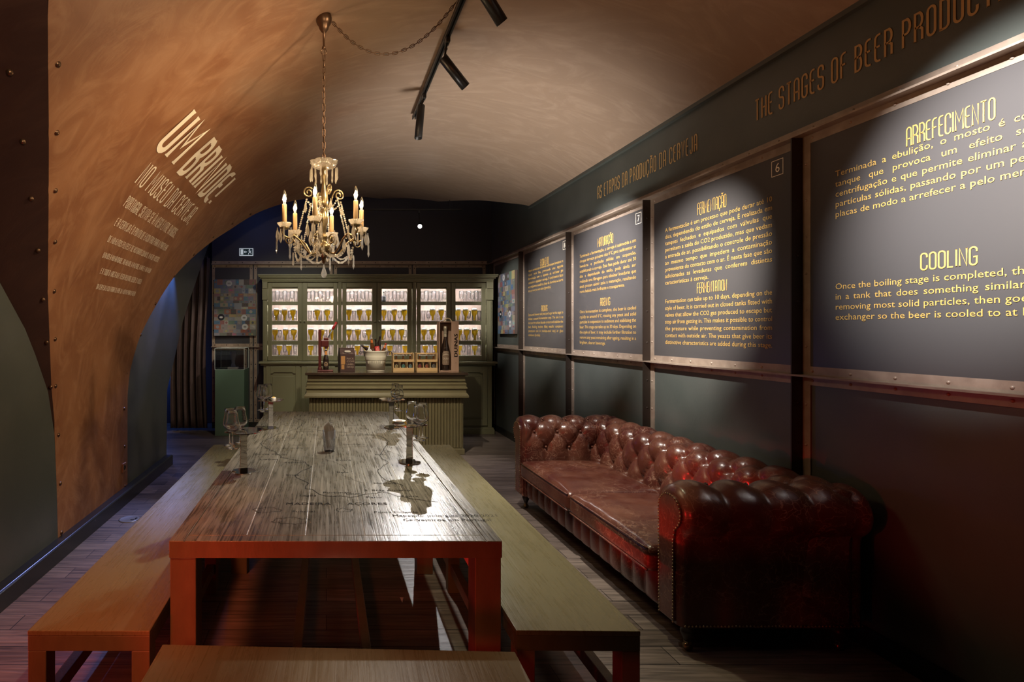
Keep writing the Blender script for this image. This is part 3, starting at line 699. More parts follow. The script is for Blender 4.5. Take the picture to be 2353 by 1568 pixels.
def board(n, y0, y1, label, hp, hw, z1, nl, z2, hz2, w2):
    yc = (y0 + y1) / 2
    t = thing('information_board', label, 'board', (WXR, yc, (ZL + ZT) / 2), 0, 'information boards along the right wall')
    mb = MB(); wall_box(mb, y0 - .05, y1 + .05, ZL + .05, ZT - .05, .006, .0005); mb.build('board', M_PANEL, t)
    h1, b1, h2, b2 = PT[n]; yl, yr = y0 - .20, y1 + .205; W = yl - yr; fn = rw(yl, .0085); c = (yl - yr) / 2
    mb = MB(); deco(mb, h1, fn, c - hw / 2, c + hw / 2, .088, hp, .09, .14, .6); mb.build('heading_text', M_GOLD, t, fix=False)
    mb = MB(); deco(mb, h2, fn, c - w2 / 2, c + w2 / 2, .075, hz2, .09, .14, .6); mb.build('heading_text', M_GOLD, t, fix=False)
    mb = MB()
    for i, s in enumerate(b1): text_line(mb, s, fn, 0, z1 - i * (.0545 if n != 6 else .053), .046, W, sx=1.08, last=i == len(b1) - 1)
    mb.build('paragraph_text', M_GOLD, t, fix=False)
    mb = MB()
    for i, s in enumerate(b2): text_line(mb, s, fn, 0, z2 - i * .0545, .046, W, sx=1.08, last=i == len(b2) - 1)
    mb.build('paragraph_text', M_GOLD, t, fix=False)
    mb = MB(); f2 = rw(y1 + .255, .0085)           # stage number in its little square
    a = .085; b_ = .004; zb = 2.55; u0 = .045
    for p, q in (((0, 0), (a, b_)), ((0, a * 1.15 - b_), (a, a * 1.15)), ((0, b_), (b_, a * 1.15 - b_)), ((a - b_, b_), (a, a * 1.15 - b_))):
        mb.add([f2(u0 + p[0], zb + p[1]), f2(u0 + q[0], zb + p[1]), f2(u0 + q[0], zb + q[1]), f2(u0 + p[0], zb + q[1])], [[0, 1, 2, 3]])
    text_line(mb, str(n), f2, u0 + a / 2, zb + .022, .08, center=True); mb.build('stage_number', M_CREAM, t, fix=False)
    return t


board(8, POST[1], POST[2], 'black information board 8 with gold text, farthest of the row', 2.44, .25, 2.41, 6, 1.815, 1.86, .18)
board(7, POST[2], POST[3], 'black information board 7 with gold text, lit pale by a spotlight', 2.455, .29, 2.40, 8, 1.80, 1.86, .18)
board(6, POST[3], POST[4], 'black information board 6 on fermentation with gold text above the sofa', 2.46, .28, 2.405, 9, 1.83, 1.885, .29)
board(5, POST[4], POST[5], 'nearest black information board on cooling, cut off by the picture edge', 2.475, .33, 2.435, 5, 1.828, 1.885, .21)

t = thing('wall_lettering', 'dull gold Portuguese title lettering high on the right wall', 'lettering', (WXR, 4.77, 3.0))
mb = MB(); deco(mb, 'AS ETAPAS DA PRODUÇÃO DA CERVEJA', rw(5.377, .003), 0, 1.44, .125, 2.945, .11, .25, .6); mb.build('lettering_text', M_GOLD_D, t, fix=False)
t = thing('wall_lettering', 'dull gold English title lettering high on the right wall, nearer the camera', 'lettering', (WXR, 2.7, 3.0))
mb = MB(); deco(mb, 'THE STAGES OF BEER PRODUCTION', rw(3.40, .003), 0, 1.34, .13, 2.95, .105, .22, .6); mb.build('lettering_text', M_GOLD_D, t, fix=False)

# vault lettering, laid on the curve
VT = [('UM BRINDE!', 2.391, 2.262, 3.68, 5.30), ('NO MUSEU DA CERVEJA,', 2.495, 2.431, 3.77, 5.2), ('PORTUGAL SENTA-SE À MESA ENTRE AMIGOS,', 2.562, 2.53, 3.83, 5.10),
      ('E A CERVEJA É O PONTO DE ENCONTRO PARA A PARTILHA', 2.616, 2.594, 3.87, 5.10), ('DE MOMENTOS FELIZES E DE HISTORIAS COMUNS. UMA DE NOSSAS', 2.662, 2.645, 3.90, 5.06),
      ('UNIMOS A HUMANIDADE, AO HUMOR, A AMIZADE, A ARTE E AO AMOR', 2.706, 2.691, 3.94, 5.0), ('E A TODO O MAIS A UNE NESSA REUNIAO. DESDE O MUSEU', 2.75, 2.734, 4.015, 4.89), ('DA CERVEJA ENCONTRARA SEMPRE UM MOTIVO PARA O FAZER', 2.793, 2.779, 4.05, 4.86)]
xx, zz = vault(2.53)
t = thing('wall_lettering', 'cream painted welcome lettering on the curved copper vault', 'lettering', (xx, 4.5, zz))
for s, tb, tt, y0, y1 in VT:
    mb = MB()

    def vf(u, v, tb=tb): 
        a = tb - v / RL; x, z = vault(a, .004); return (x, u, z)
    big = s.startswith('UM')
    deco(mb, s, vf, y0, y1, (tb - tt) * RL, 0, .14 if big else .10, .20 if big else .22, .6); mb.build('text_line', M_CREAM, t, fix=False)

# ================================================================== TABLE AND BENCHES
from mathutils import noise as NZ
TZ = .76; TX0, TX1, TY0, TY1 = -.632, .706, 2.131, 5.60
t = thing('dining_table', 'long olive wooden table with map lettering on its varnished top', 'table', (.037, 3.86, 0))
mb = MB()
xs = [TX0 + .062 + i * (TX1 - TX0 - .124) / 5 for i in range(6)]
for a, b in zip(xs, xs[1:]): mb.box((a + .0012, TY0 + .062, TZ - .045), (b - .0012, TY1 - .062, TZ))
mb.box((TX0, TY0, TZ - .068), (TX0 + .0608, TY1, TZ)); mb.box((TX1 - .0608, TY0, TZ - .068), (TX1, TY1, TZ))
mb.box((TX0 + .062, TY0, TZ - .068), (TX1 - .062, TY0 + .061, TZ)); mb.box((TX0 + .062, TY1 - .061, TZ - .068), (TX1 - .062, TY1, TZ))
mb.build('tabletop', M_TABLE, t, bevel=.0025)
mb = MB()
for a in xs[1:-1]: mb.box((a - .0015, TY0 + .062, TZ - .02), (a + .0015, TY1 - .062, TZ - .0004))
mb.build('seam_filler', mat('pale_seam_filler', (.42, .39, .33), .3), t)
mb = MB(); mb.box((TX0 + .003, TY0 - .0015, TZ - .0675), (TX1 - .003, TY0 + .002, TZ - .002)); mb.build('front_apron', M_OLIVE, t)
for y in (2.135, 3.50, 5.49):
    for x in (TX0 + .003, TX1 - .108):
        mb = MB(); mb.box((x, y, 0), (x + .105, y + .105, TZ - .068)); mb.build('leg', M_OLIVE, t, bevel=.004)
for y in (2.16, 5.52):
    mb = MB(); mb.box((TX0 + .108, y, .09), (TX1 - .108, y + .05, .15)); mb.build('cross_rail', M_OLIVE, t, bevel=.003)
for x in (-.135, .185):
    mb = MB(); mb.box((x - .022, 2.21, .09), (x + .022, 5.52, .14)); mb.build('stretcher', M_OLIVE, t, bevel=.003)
# map drawn on the top: coast and border lines, town names
M_INK = mat('dark_map_ink', (.012, .011, .010), .85, spec=.1)
mb = MB()


def ink(pts, wd=.0042):
    pts = [Vector((a, b)) for a, b in pts]; out = []
    for a, b in zip(pts, pts[1:]):
        n = max(2, int((b - a).length / .035))
        for i in range(n):
            p = a.lerp(b, i / n); out.append(p + Vector((random.uniform(-1, 1), random.uniform(-1, 1))) * .011)
    out.append(pts[-1])
    for a, b in zip(out, out[1:]):
        d = (b - a); d = d.normalized() if d.length > 1e-5 else Vector((1, 0)); nn = Vector((-d.y, d.x)) * wd / 2
        mb.add([(*(a + nn), TZ + .0010), (*(b + nn), TZ + .0010), (*(b - nn), TZ + .0010), (*(a - nn), TZ + .0010)], [[0, 1, 2, 3]])


ink([(-.34, 5.3), (-.2, 4.95), (-.25, 4.6), (-.42, 4.3), (-.5, 4.0), (-.36, 3.7), (-.3, 3.55), (-.16, 3.45), (-.1, 3.3), (-.18, 3.1), (-.1, 2.95), (-.11, 2.85), (.0, 2.72), (.12, 2.70), (.3, 2.78), (.42, 2.66), (.55, 2.62)])
ink([(-.25, 4.6), (.0, 4.5), (.2, 4.4), (.42, 4.3), (.48, 4.1), (.42, 3.8), (.36, 3.6), (.40, 3.4), (.30, 3.2), (.33, 3.0), (.42, 2.9)])
ink([(-.42, 4.3), (-.2, 4.15), (.02, 4.2)], .002); ink([(-.3, 3.55), (0, 3.5), (.12, 3.3), (.1, 3.1), (.2, 2.95)], .002); ink([(.36, 3.6), (.44, 3.75), (.5, 3.6), (.46, 3.4), (.52, 3.2), (.47, 3.0)], .002)
ink([(-.5, 4.0), (-.3, 3.9), (-.1, 3.95), (.1, 3.85), (.36, 3.9)], .002)
for x, y, r in ((-.16, 2.36, .05), (-.28, 2.5, .04), (.08, 2.5, .025)):
    ink([(x + r * 1.6 * math.cos(a * PI / 6), y + r * .8 * math.sin(a * PI / 6)) for a in range(13)], .0025)
mb.build('map_outline', M_INK, t, fix=False)
TOWN = [('Porto', -.28, 5.05, .05), ('Braga', -.3, 5.35, .045), ('Viseu', -.02, 4.9, .045), ('Aveiro', -.38, 4.75, .045), ('Coimbra', -.26, 4.45, .05), ('Leiria', -.4, 4.1, .045), ('Santarém', -.32, 3.82, .045), ('Torres Vedras', -.5, 3.63, .045),
        ('Lisboa', -.44, 3.48, .055), ('Setúbal', -.27, 3.4, .05), ('Évora', .06, 3.46, .05), ('Portalegre', .12, 3.95, .045), ('Castelo Branco', .1, 4.3, .05), ('Elvas', .33, 3.62, .045), ('Beja', .06, 3.16, .05), ('Sines', -.24, 3.1, .045),
        ('Mértola', .26, 2.93, .045), ('Lagos', -.14, 2.71, .045), ('Portimão', -.02, 2.76, .045), ('Loulé', .1, 2.74, .04), ('S. Brás Alportel', .2, 2.80, .045), ('Faro', .2, 2.68, .05), ('Tavira', .38, 2.7, .04), ('MADEIRA', -.2, 2.575, .06), ('AÇORES', .1, 2.575, .06), ('Funchal', -.16, 2.47, .04), ('Ponta Delgada', .22, 2.46, .04), ('Guarda', .16, 4.75, .045), ('Bragança', .2, 5.3, .045)]
mb = MB(); fn = lambda u, v: (u, v, TZ + .0011)
for s, x, y, z in TOWN: text_line(mb, s, fn, x, y, z * .8, sx=1.1)
text_line(mb, 'Mapeado pelo guia 2020-2021', fn, .30, 2.41, .042, sx=.95); text_line(mb, 'Cervejeiros em Portugal', fn, .34, 2.355, .042, sx=.95)
mb.build('map_lettering', M_INK, t, fix=False)


def bench(label, cx, y0, y1, wd, rz, top=.46):
    cy = (y0 + y1) / 2
    b = thing('bench', label, 'bench', (cx, cy, 0), rz, 'wooden benches around the table', local=True)
    L_ = y1 - y0; hw, hl = wd / 2, L_ / 2
    mb = MB(); mb.box((-hw, -hl, top - .02), (hw, hl, top)); mb.build('seat', M_BENCH, b, bevel=.003)
    mb = MB(); mb.box((-hw + .001, -hl + .001, top - .078), (hw - .001, -hl + .03, top - .02)); mb.box((-hw + .001, hl - .03, top - .078), (hw - .001, hl - .001, top - .02))
    mb.box((-hw + .001, -hl + .03, top - .078), (-hw + .03, hl - .03, top - .02)); mb.box((hw - .03, -hl + .03, top - .078), (hw - .001, hl - .03, top - .02)); mb.build('apron', M_OLIVE, b, bevel=.002)
    ys = (-hl, hl - .072) if L_ < 2 else (-hl, -.45, hl - .072)
    if L_ < 1 and wd > 1: ys = (-hl, hl - .072)
    for y in ys:
        for x in (-hw, hw - .072): m_ = MB(); m_.box((x + .001, y + .001, 0), (x + .071, y + .071, top - .078)); m_.build('leg', M_OLIVE, b, bevel=.003)
    if L_ > 2:
        for x in (-hw + .014, hw - .058): m_ = MB(); m_.box((x, -hl + .072, .12), (x + .044, hl - .072, .18)); m_.build('stretcher', M_OLIVE, b, bevel=.003)
    return b


bench('long olive bench on the left of the table, beside the copper wall', -.906, 2.023, 5.36, .467, 0)
bench('long olive bench on the right of the table, beside the sofa', .985, 2.023, 5.36, .470, -.0146)
bench('short olive bench at the near end of the table, cut off by the picture', .03, 1.50, 1.915, 1.27, -.035)

# ================================================================== LEATHER SOFA


def tuft(u, v, du, v0, vl, dv, A):
    vc = min(max(v, v0), vl); a = u / du + (vc - v0) / (2 * dv); b = u / du - (vc - v0) / (2 * dv)
    h = (abs(math.sin(PI * a) * math.sin(PI * b))) ** .45
    k = round((vc - v0) / dv); ub = (round(u / du - (k % 2) / 2) + (k % 2) / 2) * du; vb = v0 + k * dv
    r2 = (u - ub) ** 2 + (vc - vb) ** 2
    fade = 1 if v0 <= v <= vl else max(0., 1 - (max((v0 - v) * 2, v - vl)) / .42)
    return A * h * fade + A * .45 * (1 - fade) - (.022 * math.exp(-r2 / .0007) if abs(v - vc) < .02 else 0)


def densify(pts, step=.011):
    out = []
    for a, b in zip(pts, pts[1:]):
        a, b = Vector(a), Vector(b); n = max(1, int((b - a).length / step))
        out += [a.lerp(b, i / n) for i in range(n)]
    out.append(Vector(pts[-1])); return out


def roll_profile(c, r, zbot, lean=0.):
    p = [(-lean, zbot)] + [(c[0] + r * math.cos(math.radians(a)), c[1] + r * math.sin(math.radians(a))) for a in range(180, -56, -8)] + [(c[0] + r * .55, c[1] - r * .95), (c[0] + r * .55, .14)]
    return densify(p)


def upholstery(prof, L_, fn, du, vrows, dv, A, cap=.035, step=.013, sign=1, u0=0.):
    """sweep prof (w,z) along u=0..L_; fn(u,w,z)->world; diamond tufting along the swept skin"""
    s = [0.]
    for a, b in zip(prof, prof[1:]): s.append(s[-1] + (b - a).length)
    nr = []
    for i in range(len(prof)):
        d = (prof[min(i + 1, len(prof) - 1)] - prof[max(i - 1, 0)]).normalized(); nr.append(Vector((-d.y, d.x)))
    rows = []; n = int(L_ / step)
    for k in range(n + 1):
        u = L_ * k / n; row = []; ed = min(u, L_ - u); sh = 0.
        if ed < cap: sh = cap - math.sqrt(max(0, cap * cap - (cap - ed) ** 2))
        e2 = min(1, ed / .07)
        for p, si, nn in zip(prof, s, nr):
            h = tuft(u + u0, si, du, vrows[0], vrows[1], dv, A) * e2 - A * .55 * e2
            h += .003 * NZ.noise((u * 9, si * 9, 3)) + .0022 * NZ.noise((u * 24, si * 24, 7))
            q = p + nn * (h - sh); row.append(fn(u, q.x, q.y))
        rows.append(row)
    return rows


SXF, SXB, SY0, SY1 = 1.745, 2.66, 2.585, 4.935
t = thing('leather_sofa', 'dark red button-tufted leather sofa with rolled arms against the right wall', 'sofa', (2.2, 3.76, 0))
mb = MB(); mb.box((1.80, 2.68, .142), (2.60, 4.84, .33)); mb.box((2.42, 2.68, .33), (2.54, 4.84, .60)); mb.build('frame', M_LEATHER, t, bevel=.01)
aw = 2.82 - SY0
# arms
for nm, yi, sg in (('near', 2.82, -1), ('far', 4.70, 1)):
    pr = roll_profile((.135, .695), .135, .14); L_ = SXB - SXF - .01
    mb = MB(); fn = lambda u, a, z: (SXF + u, yi + sg * a, z)
    rows = upholstery(pr, L_, fn, .205, (.44, .72), .14, .040)
    mb.grid(rows); mb.add(rows[0], [list(range(len(rows[0])))]); mb.add(rows[-1], [list(range(len(rows[-1])))])
    arm = mb.build('arm', M_LEATHER, t)
    pp = [(.055, .15)] + [(.135 + .085 * math.cos(math.radians(a)), .695 + .085 * math.sin(math.radians(a))) for a in range(180, -40, -12)] + [(.175, .61), (.165, .56), (.165, .15)]
    mb = MB(); mb.prism(pp, lambda a, z, d: (d, yi + sg * a, z), SXF - .012, SXF + .02); mb.build('front_panel', M_LEATHER, arm, org=(2.2, 3.76, 0), bevel=.005)
    mb = MB(); q = densify([(a, z) for a, z in pp], .017)
    for p in q: mb.sphere((SXF - .013, yi + sg * p.x, p.y), .0052, 6, 3, True, (-1, 0, 0), .8)
    for k in range(50): mb.sphere((SXF + .02 + k * .0178, yi + sg * (.135 + .135 * .55), .15), .0052, 6, 3, True, (0, sg, 0), .8)
    mb.build('nail_trim', M_BRASS, arm, org=(2.2, 3.76, 0))
    mb = MB()
    for r in range(3):
        zz, ww = ((.58, .012), (.715, .02), (.815, .09))[r]
        for k in range(5):
            u = .205 * (k + (r % 2) / 2)
            if .1 < u < L_ - .05: mb.sphere((SXF + u, yi + sg * ww, zz), .011, 8, 4)
    mb.build('buttons', M_LEATHER, arm, org=(2.2, 3.76, 0))
# back
pr = roll_profile((.165, .695), .135, .30, lean=.02); fn = lambda u, a, z: (2.355 + a, 2.60 + u, z)
mb = MB(); rows = upholstery(pr, 2.31, fn, .205, (.20, .62), .14, .046, step=.0125, u0=.04); mb.grid(rows)
mb.add(rows[0], [list(range(len(rows[0])))]); mb.add(rows[-1], [list(range(len(rows[-1])))]); bk = mb.build('back', M_LEATHER, t)
# front rail with vertical pleats, nails below
mb = MB(); rows = []
for k in range(221):
    y = 2.83 + 1.86 * k / 220; r_ = []
    for j in range(13):
        z = .145 + .165 * j / 12; h = .020 * abs(math.sin(PI * (y - 2.83) / .124)) ** .5 * math.sin(PI * min(1, max(0, j / 12 * .9 + .08))) ** .5
        r_.append((1.80 - .022 - h, y, z))
    rows.append([(1.80, y, .14)] + r_ + [(1.80, y, .315)])
mb.grid(rows); mb.build('front_rail', M_LEATHER, t)
mb = MB()
for k in range(104): mb.sphere((1.776, 2.84 + k * .0178, .147), .0048, 6, 3, True, (-1, 0, 0), .8)
mb.build('nail_trim', M_BRASS, t)


def rounded_box(a, b, r, n, disp=None):
    bm = bmesh.new(); bmesh.ops.create_cube(bm, size=2); bmesh.ops.subdivide_edges(bm, edges=bm.edges[:], cuts=n, use_grid_fill=True)
    c = [(a[i] + b[i]) / 2 for i in range(3)]; h = [(b[i] - a[i]) / 2 for i in range(3)]
    vs = []
    for v in bm.verts:
        p = Vector([v.co[i] * h[i] for i in range(3)]); inn = Vector([max(-h[i] + r, min(h[i] - r, p[i])) for i in range(3)]); d = p - inn
        if d.length > 1e-7: p = inn + d.normalized() * r
        if disp: p = p + disp(p, h)
        vs.append(p + Vector(c))
    bm.verts.index_update(); fs = [[v.index for v in f.verts] for f in bm.faces]; bm.free(); return vs, fs


for nm, y0, y1 in (('far', 3.762, 4.695), ('near', 2.822, 3.757)):
    def dsp(p, h):
        e = max(0, (1 - (p.x / h[0]) ** 4)) * max(0, (1 - (p.y / h[1]) ** 4)); up = 1 if p.z > 0 else 0
        w_ = .010 * NZ.noise((p.x * 3 + y0 * 5, p.y * 3, .3)) + .006 * NZ.noise((p.x * 4, p.y * 9 + y0, 2)) + .003 * NZ.noise((p.x * 16, p.y * 16, 5))
        return Vector((0, 0, up * (e ** .55) * (.042 + w_ * 1.4)))
    vs, fs = rounded_box((1.712, y0, .315), (2.40, y1, .45), .035, 46, dsp)
    mb = MB(); mb.add(vs, fs, True); cu = mb.build('seat_cushion', M_LEATHER, t)
    mb = MB(); zt = .442
    for z in (zt, .325): mb.tube([(1.716, y0 + .02, z), (1.714, y0 + .1, z), (1.714, y1 - .1, z), (1.716, y1 - .02, z)], .0055, 8)
    mb.build('piping', M_LEATHER, cu, org=(2.2, 3.76, 0))
M_DWOOD = mat('dark_turned_wood', (.03, .018, .012), .35)
for x in (1.815, 2.58):
    for y in (2.67, 4.83):
        mb = MB(); mb.lathe([(0, .142), (.036, .142), (.036, .125), (.022, .118), (.032, .10), (.03, .085), (.019, .06), (.016, .048), (0, .048)], 14, (x, y, 0)); lg = mb.build('foot', M_DWOOD, t)
        mb = MB(); mb.lathe([(0, -.012), (.02, -.012), (.02, .012), (0, .012)], 14, (x, y, .02), True, Matrix.Rotation(PI / 2, 3, 'X')); mb.cbox((x, y, .042), (.02, .03, .014)); mb.build('castor', M_BRASS, lg, org=(2.2, 3.76, 0))

# ================================================================== SERVING STANDS AND TASTING GLASSES


def outline(R_, notches, depth, wdt, n=96):
    out = []
    for i in range(n):
        a = 2 * PI * i / n; r = R_
        for c in notches:
            d = (a - c + PI) % (2 * PI) - PI; r -= R_ * depth * math.exp(-(d / wdt) ** 2)
        out.append((r * math.cos(a), r * math.sin(a)))
    return out


def stand(label, x, y, notches, bn, rz):
    t = thing('serving_stand', label, 'stand', (x, y, TZ), 0, 'mirrored serving stands on the table', local=True)
    mb = MB(); mb.prism(outline(.072, [bn], .38, .33), lambda a, b, d: (a, b, d), 0, .007); mb.build('base', M_CHROME, t, bevel=.0008)
    mb = MB(); c, s_ = math.cos(rz), math.sin(rz)
    pl = [(-.024, .007), (-.021, .06), (-.019, .12), (-.021, .2), (-.024, .243), (.024, .243), (.021, .2), (.019, .12), (.021, .06), (.024, .007)]
    mb.prism(pl, lambda a, z, d: (a * c - d * s_, a * s_ + d * c, z), -.004, .004); mb.build('stem', M_CHROME, t)
    mb = MB(); mb.prism(outline(.116, notches, .36, .25), lambda a, b, d: (a, b, d), .243, .249); mb.build('tray', M_CHROME, t, bevel=.0008)
    return t


GP = [(0, 0), (.039, 0), (.0395, .0015), (.03, .004), (.012, .008), (.0055, .014), (.0045, .03), (.0045, .085), (.007, .094), (.02, .099), (.034, .109), (.0425, .124), (.044, .138), (.041, .156), (.036, .178), (.0335, .200), (.0335, .221), (.0328, .2225), (.0320, .221),
      (.0320, .2), (.0345, .178), (.0395, .156), (.0425, .138), (.041, .125), (.033, .112), (.019, .104), (0, .102)]
g0 = MB(); g0.lathe([(r * .95, z) for r, z in GP], 32); GL0 = [None]


def tasting_glass(label, x, y, z=.873):
    if GL0[0] is None:
        o = g0.build('tasting_glass', M_GLASS, None, org=(0, 0, 0)); GL0[0] = o
    else:
        o = GL0[0].copy(); COL.objects.link(o)
    o.location = (x, y, z); tag(o, label, 'glass', 'stemmed tasting glasses hung on the stands'); return o


D = math.radians
R_N = .0795
for label, x, y, nts, empty, bn, rz, who in (
        ('mirrored stand holding three tasting glasses, near left of the table', -.496, 3.185, (230, 172, 112), -8, D(205), .5, 'near left'),
        ('mirrored stand holding three tasting glasses, far left of the table', -.485, 4.62, (233, 172, 111), -8, D(20), .5, 'far left'),
        ('mirrored stand holding glasses at the far right of the table', .572, 4.66, (-50, 60), 185, D(160), -.6, 'far right'),
        ('mirrored stand holding three tasting glasses, near right of the table', .535, 3.417, (-54, 8, 70), 190, D(25), -.6, 'near right')):
    stand(label, x, y, [D(a) for a in nts] + [D(empty)], bn, rz)
    names = ('nearest', 'middle', 'farthest') if len(nts) == 3 else ('nearer', 'farther')
    srt = sorted(nts, key=lambda a: math.sin(D(a)))
    for nme, a in zip(names, srt):
        tasting_glass(f'{nme} empty tasting glass hanging in the {who} serving stand', x + R_N * math.cos(D(a)) * 1.08, y + R_N * math.sin(D(a)) * 1.08, TZ + .2495 - .0935)
# little white pot with yellow filling and a dish shape for a lobe's reflection
t = thing('snack_pot', 'small white pot of yellow snack on the far left stand', 'pot', (-.455, 4.585, TZ + .249), local=True)
mb = MB(); mb.lathe([(0, 0), (.017, 0), (.02, .026), (.0185, .026), (.016, .004), (0, .004)], 18); mb.build('pot', mat('white_glaze', (.75, .72, .68), .3), t)
mb = MB(); mb.sphere((0, 0, .018), .017, 12, 4, True, None, .8); mb.build('filling', mat('yellow_snack', (.75, .45, .02), .6), t)
t = thing('lobe_dish', 'pale dish shape imitating the reflecting tray lobe of the near right stand', 'dish', (.475, 3.47, TZ + .249), local=True)
mb = MB(); mb.lathe([(0, 0), (.03, 0), (.044, .012), (.042, .0125), (.029, .003), (0, .003)], 24); mb.build('dish', MATS['white_glaze'], t)  # dish shape imitates the tray lobe's bright reflecting rim
mb = MB(); mb.cbox((0, 0, .007), (.04, .022, .008)); mb.build('snack', mat('brown_lobe_patch', (.20, .09, .04), .6), t, bevel=.003)

# tumbler with folded napkins
t = thing('cut_glass_tumbler', 'cut-glass tumbler of folded napkins in the middle of the table', 'tumbler', (.02, 3.74, TZ), local=True)
mb = MB(); mb.lathe([(0, .0), (.034, 0), (.037, .006), (.047, .145), (.0465, .146), (.0455, .145)], 36); mb.lathe([(0, .017), (.037, .018)], 36); mb.build('glass', M_STEMG, t)
mb = MB()
for k in range(18):
    for sg in (1, -1):
        pts = []
        for i in range(7):
            z = .012 + .075 * i / 6; a = 2 * PI * k / 18 + sg * i * .11; r = .0372 + (z / .145) * .0092; pts.append((r * math.cos(a), r * math.sin(a), z))
        mb.tube(pts, .0008, 4)
mb.build('cut_pattern', M_STEMG, t)
M_NAP = mat('grey_paper_napkin', (.74, .71, .65), .85)
for nme, dx, dy, rz, h, wd, tilt in (('front pointed', -.004, -.018, .03, .185, .058, -.03), ('middle', .006, -.006, .0, .175, .052, .05), ('rear left', -.008, .006, .02, .186, .048, -.05), ('rear right', .010, .017, .0, .172, .044, .07)):
    o = thing('folded_napkin', f'{nme} grey paper napkin standing folded in the tumbler', 'napkin', (.02 + dx * .6, 3.74 + dy - .003, TZ + .026), rz, 'napkins in the tumbler', local=True)
    o.rotation_euler = (0, tilt, rz)
    mb = MB(); pl = [(-.014, 0), (.014, 0), (wd * .52, h * .72), (wd * .38, h * .8), (.004, h), (-wd * .36, h * .86), (-wd * .55, h * .8)]
    mb.prism(pl, lambda a, z, d: (a, d + abs(a) * .35, z), -.0012, .0012); mb.build('outer_fold', M_NAP, o)
    mb = MB(); pl = [(-.010, .01), (.012, .01), (wd * .3, h * .6), (.0, h * .85)]
    mb.prism(pl, lambda a, z, d: (a, d - .003 + abs(a) * .3, z), -.001, .001); mb.build('inner_fold', M_NAP, o)

# ================================================================== CABINET OF GLASSES
KY = 8.36                                                            # plane of the upper doors


def kx(x): return (x - VX) * KY / F


t = thing('display_cabinet', 'wide sage green display cabinet with six lit glazed doors', 'cabinet', (.8, 8.55, 0))
XL, XR = kx(606), kx(1129); KB = 8.78
mb = MB()
mb.box((XL, 8.33, .10), (XR, KB, 1.09)); mb.box((XL + .02, 8.36, 0), (XR - .02, KB, .10)); mb.build('lower_body', M_CAB, t, bevel=.004)
mb = MB(); mb.box((XL - .03, 8.285, .0), (XR + .03, KB, .075)); mb.box((XL - .02, 8.295, .075), (XR + .02, KB, .10)); mb.build('plinth', M_CAB, t, bevel=.005)
mb = MB(); mb.box((XL - .07, 8.26, 1.10), (XR + .07, KB, 1.135)); mb.box((XL - .045, 8.285, 1.075), (XR + .045, KB, 1.10)); mb.build('waist_ledge', M_CAB, t, bevel=.008)
mb = MB(); mb.box((XL, 8.40, 1.135), (XL + .05, KB, 2.40)); mb.box((XR - .05, 8.40, 1.135), (XR, KB, 2.40)); mb.box((XL, 8.40, 2.33), (XR, KB, 2.40)); mb.build('upper_body', M_CAB, t)
mb = MB(); mb.box((XL + .05, KB - .03, 1.135), (XR - .05, KB, 2.33)); mb.build('back_boards', M_CABIN, t)
mb = MB(); ZC = [(2.385, .0), (2.41, .025), (2.435, .03), (2.455, .055), (2.475, .075), (2.50, .085)]
for (z0, o0), (z1, o1) in zip(ZC, ZC[1:]): mb.box((XL - o1, KY - .01 - o1, z0), (XR + o1, KB, z1))
mb.build('cornice', M_CAB, t, bevel=.006)
SH = [(2.025, 2.080), (1.712, 1.771), (1.394, 1.456)]
for z0, z1 in SH:
    mb = MB(); mb.box((XL + .05, 8.436, z1 - .016), (XR - .05, KB - .03, z1)); mb.box((XL + .05, 8.42, z0), (XR - .05, 8.436, z1)); mb.build('shelf', M_CAB, t)
mb = MB(); mb.box((XL + .05, 8.42, 1.135), (XR - .05, KB - .03, 1.215)); mb.build('shelf', M_CAB, t)
for z in (2.33, 2.064, 1.755, 1.440):
    mb = MB(); mb.box((XL + .06, 8.437, z - .008), (XR - .06, 8.447, z - .001)); mb.build('light_strip', M_LED, t)
OPEN = [(625, 684), (706, 766), (796, 855), (877, 936), (967, 1026), (1047, 1107)]
DOORX = [(615, 694.5), (695.5, 776), (786, 865.5), (866.5, 947), (957, 1036), (1037, 1117)]
DZ0, DZ1, OZ0, OZ1 = 1.145, 2.375, 1.223, 2.306
for i, ((a, b), (c, d)) in enumerate(zip(OPEN, DOORX)):
    a, b, c, d = kx(a), kx(b), kx(c) + .004, kx(d) - .004; y0, y1 = KY, KY + .025
    mb = MB(); mb.box((c, y0, DZ0), (a, y1, DZ1)); mb.box((b, y0, DZ0), (d, y1, DZ1)); mb.box((a, y0, DZ0), (b, y1, OZ0)); mb.box((a, y0, OZ1), (b, y1, DZ1))
    dr = mb.build('door', M_CAB, t, bevel=.003)
    mb = MB(); mb.add([(a, y0 + .012, OZ0), (b, y0 + .012, OZ0), (b, y0 + .012, OZ1), (a, y0 + .012, OZ1)], [[0, 1, 2, 3]]); mb.build('pane', M_PANE, dr, org=(.8, 8.55, 0))
    if i < 2 or True:
        kxp = d - .025 if i % 2 == 0 else c + .025
        mb = MB(); mb.lathe([(0, 0), (.008, 0), (.007, .012), (.016, .02), (.017, .028), (.010, .036), (0, .037)], 14, (kxp, y0, 1.765), True, Matrix.Rotation(PI / 2, 3, 'X')); mb.build('knob', M_CAB, dr, org=(.8, 8.55, 0))
for x in (695, 781, 866, 952, 1036.5):
    mb = MB(); mb.box((kx(x) - .03, KY + .027, 1.14), (kx(x) + .03, KY + .058, 2.40)); mb.build('mullion', M_CAB, t)
mb = MB(); mb.box((XL + .05, 8.388, 2.28), (XR - .05, 8.40, 2.40)); mb.build('head_rail', M_CAB, t)
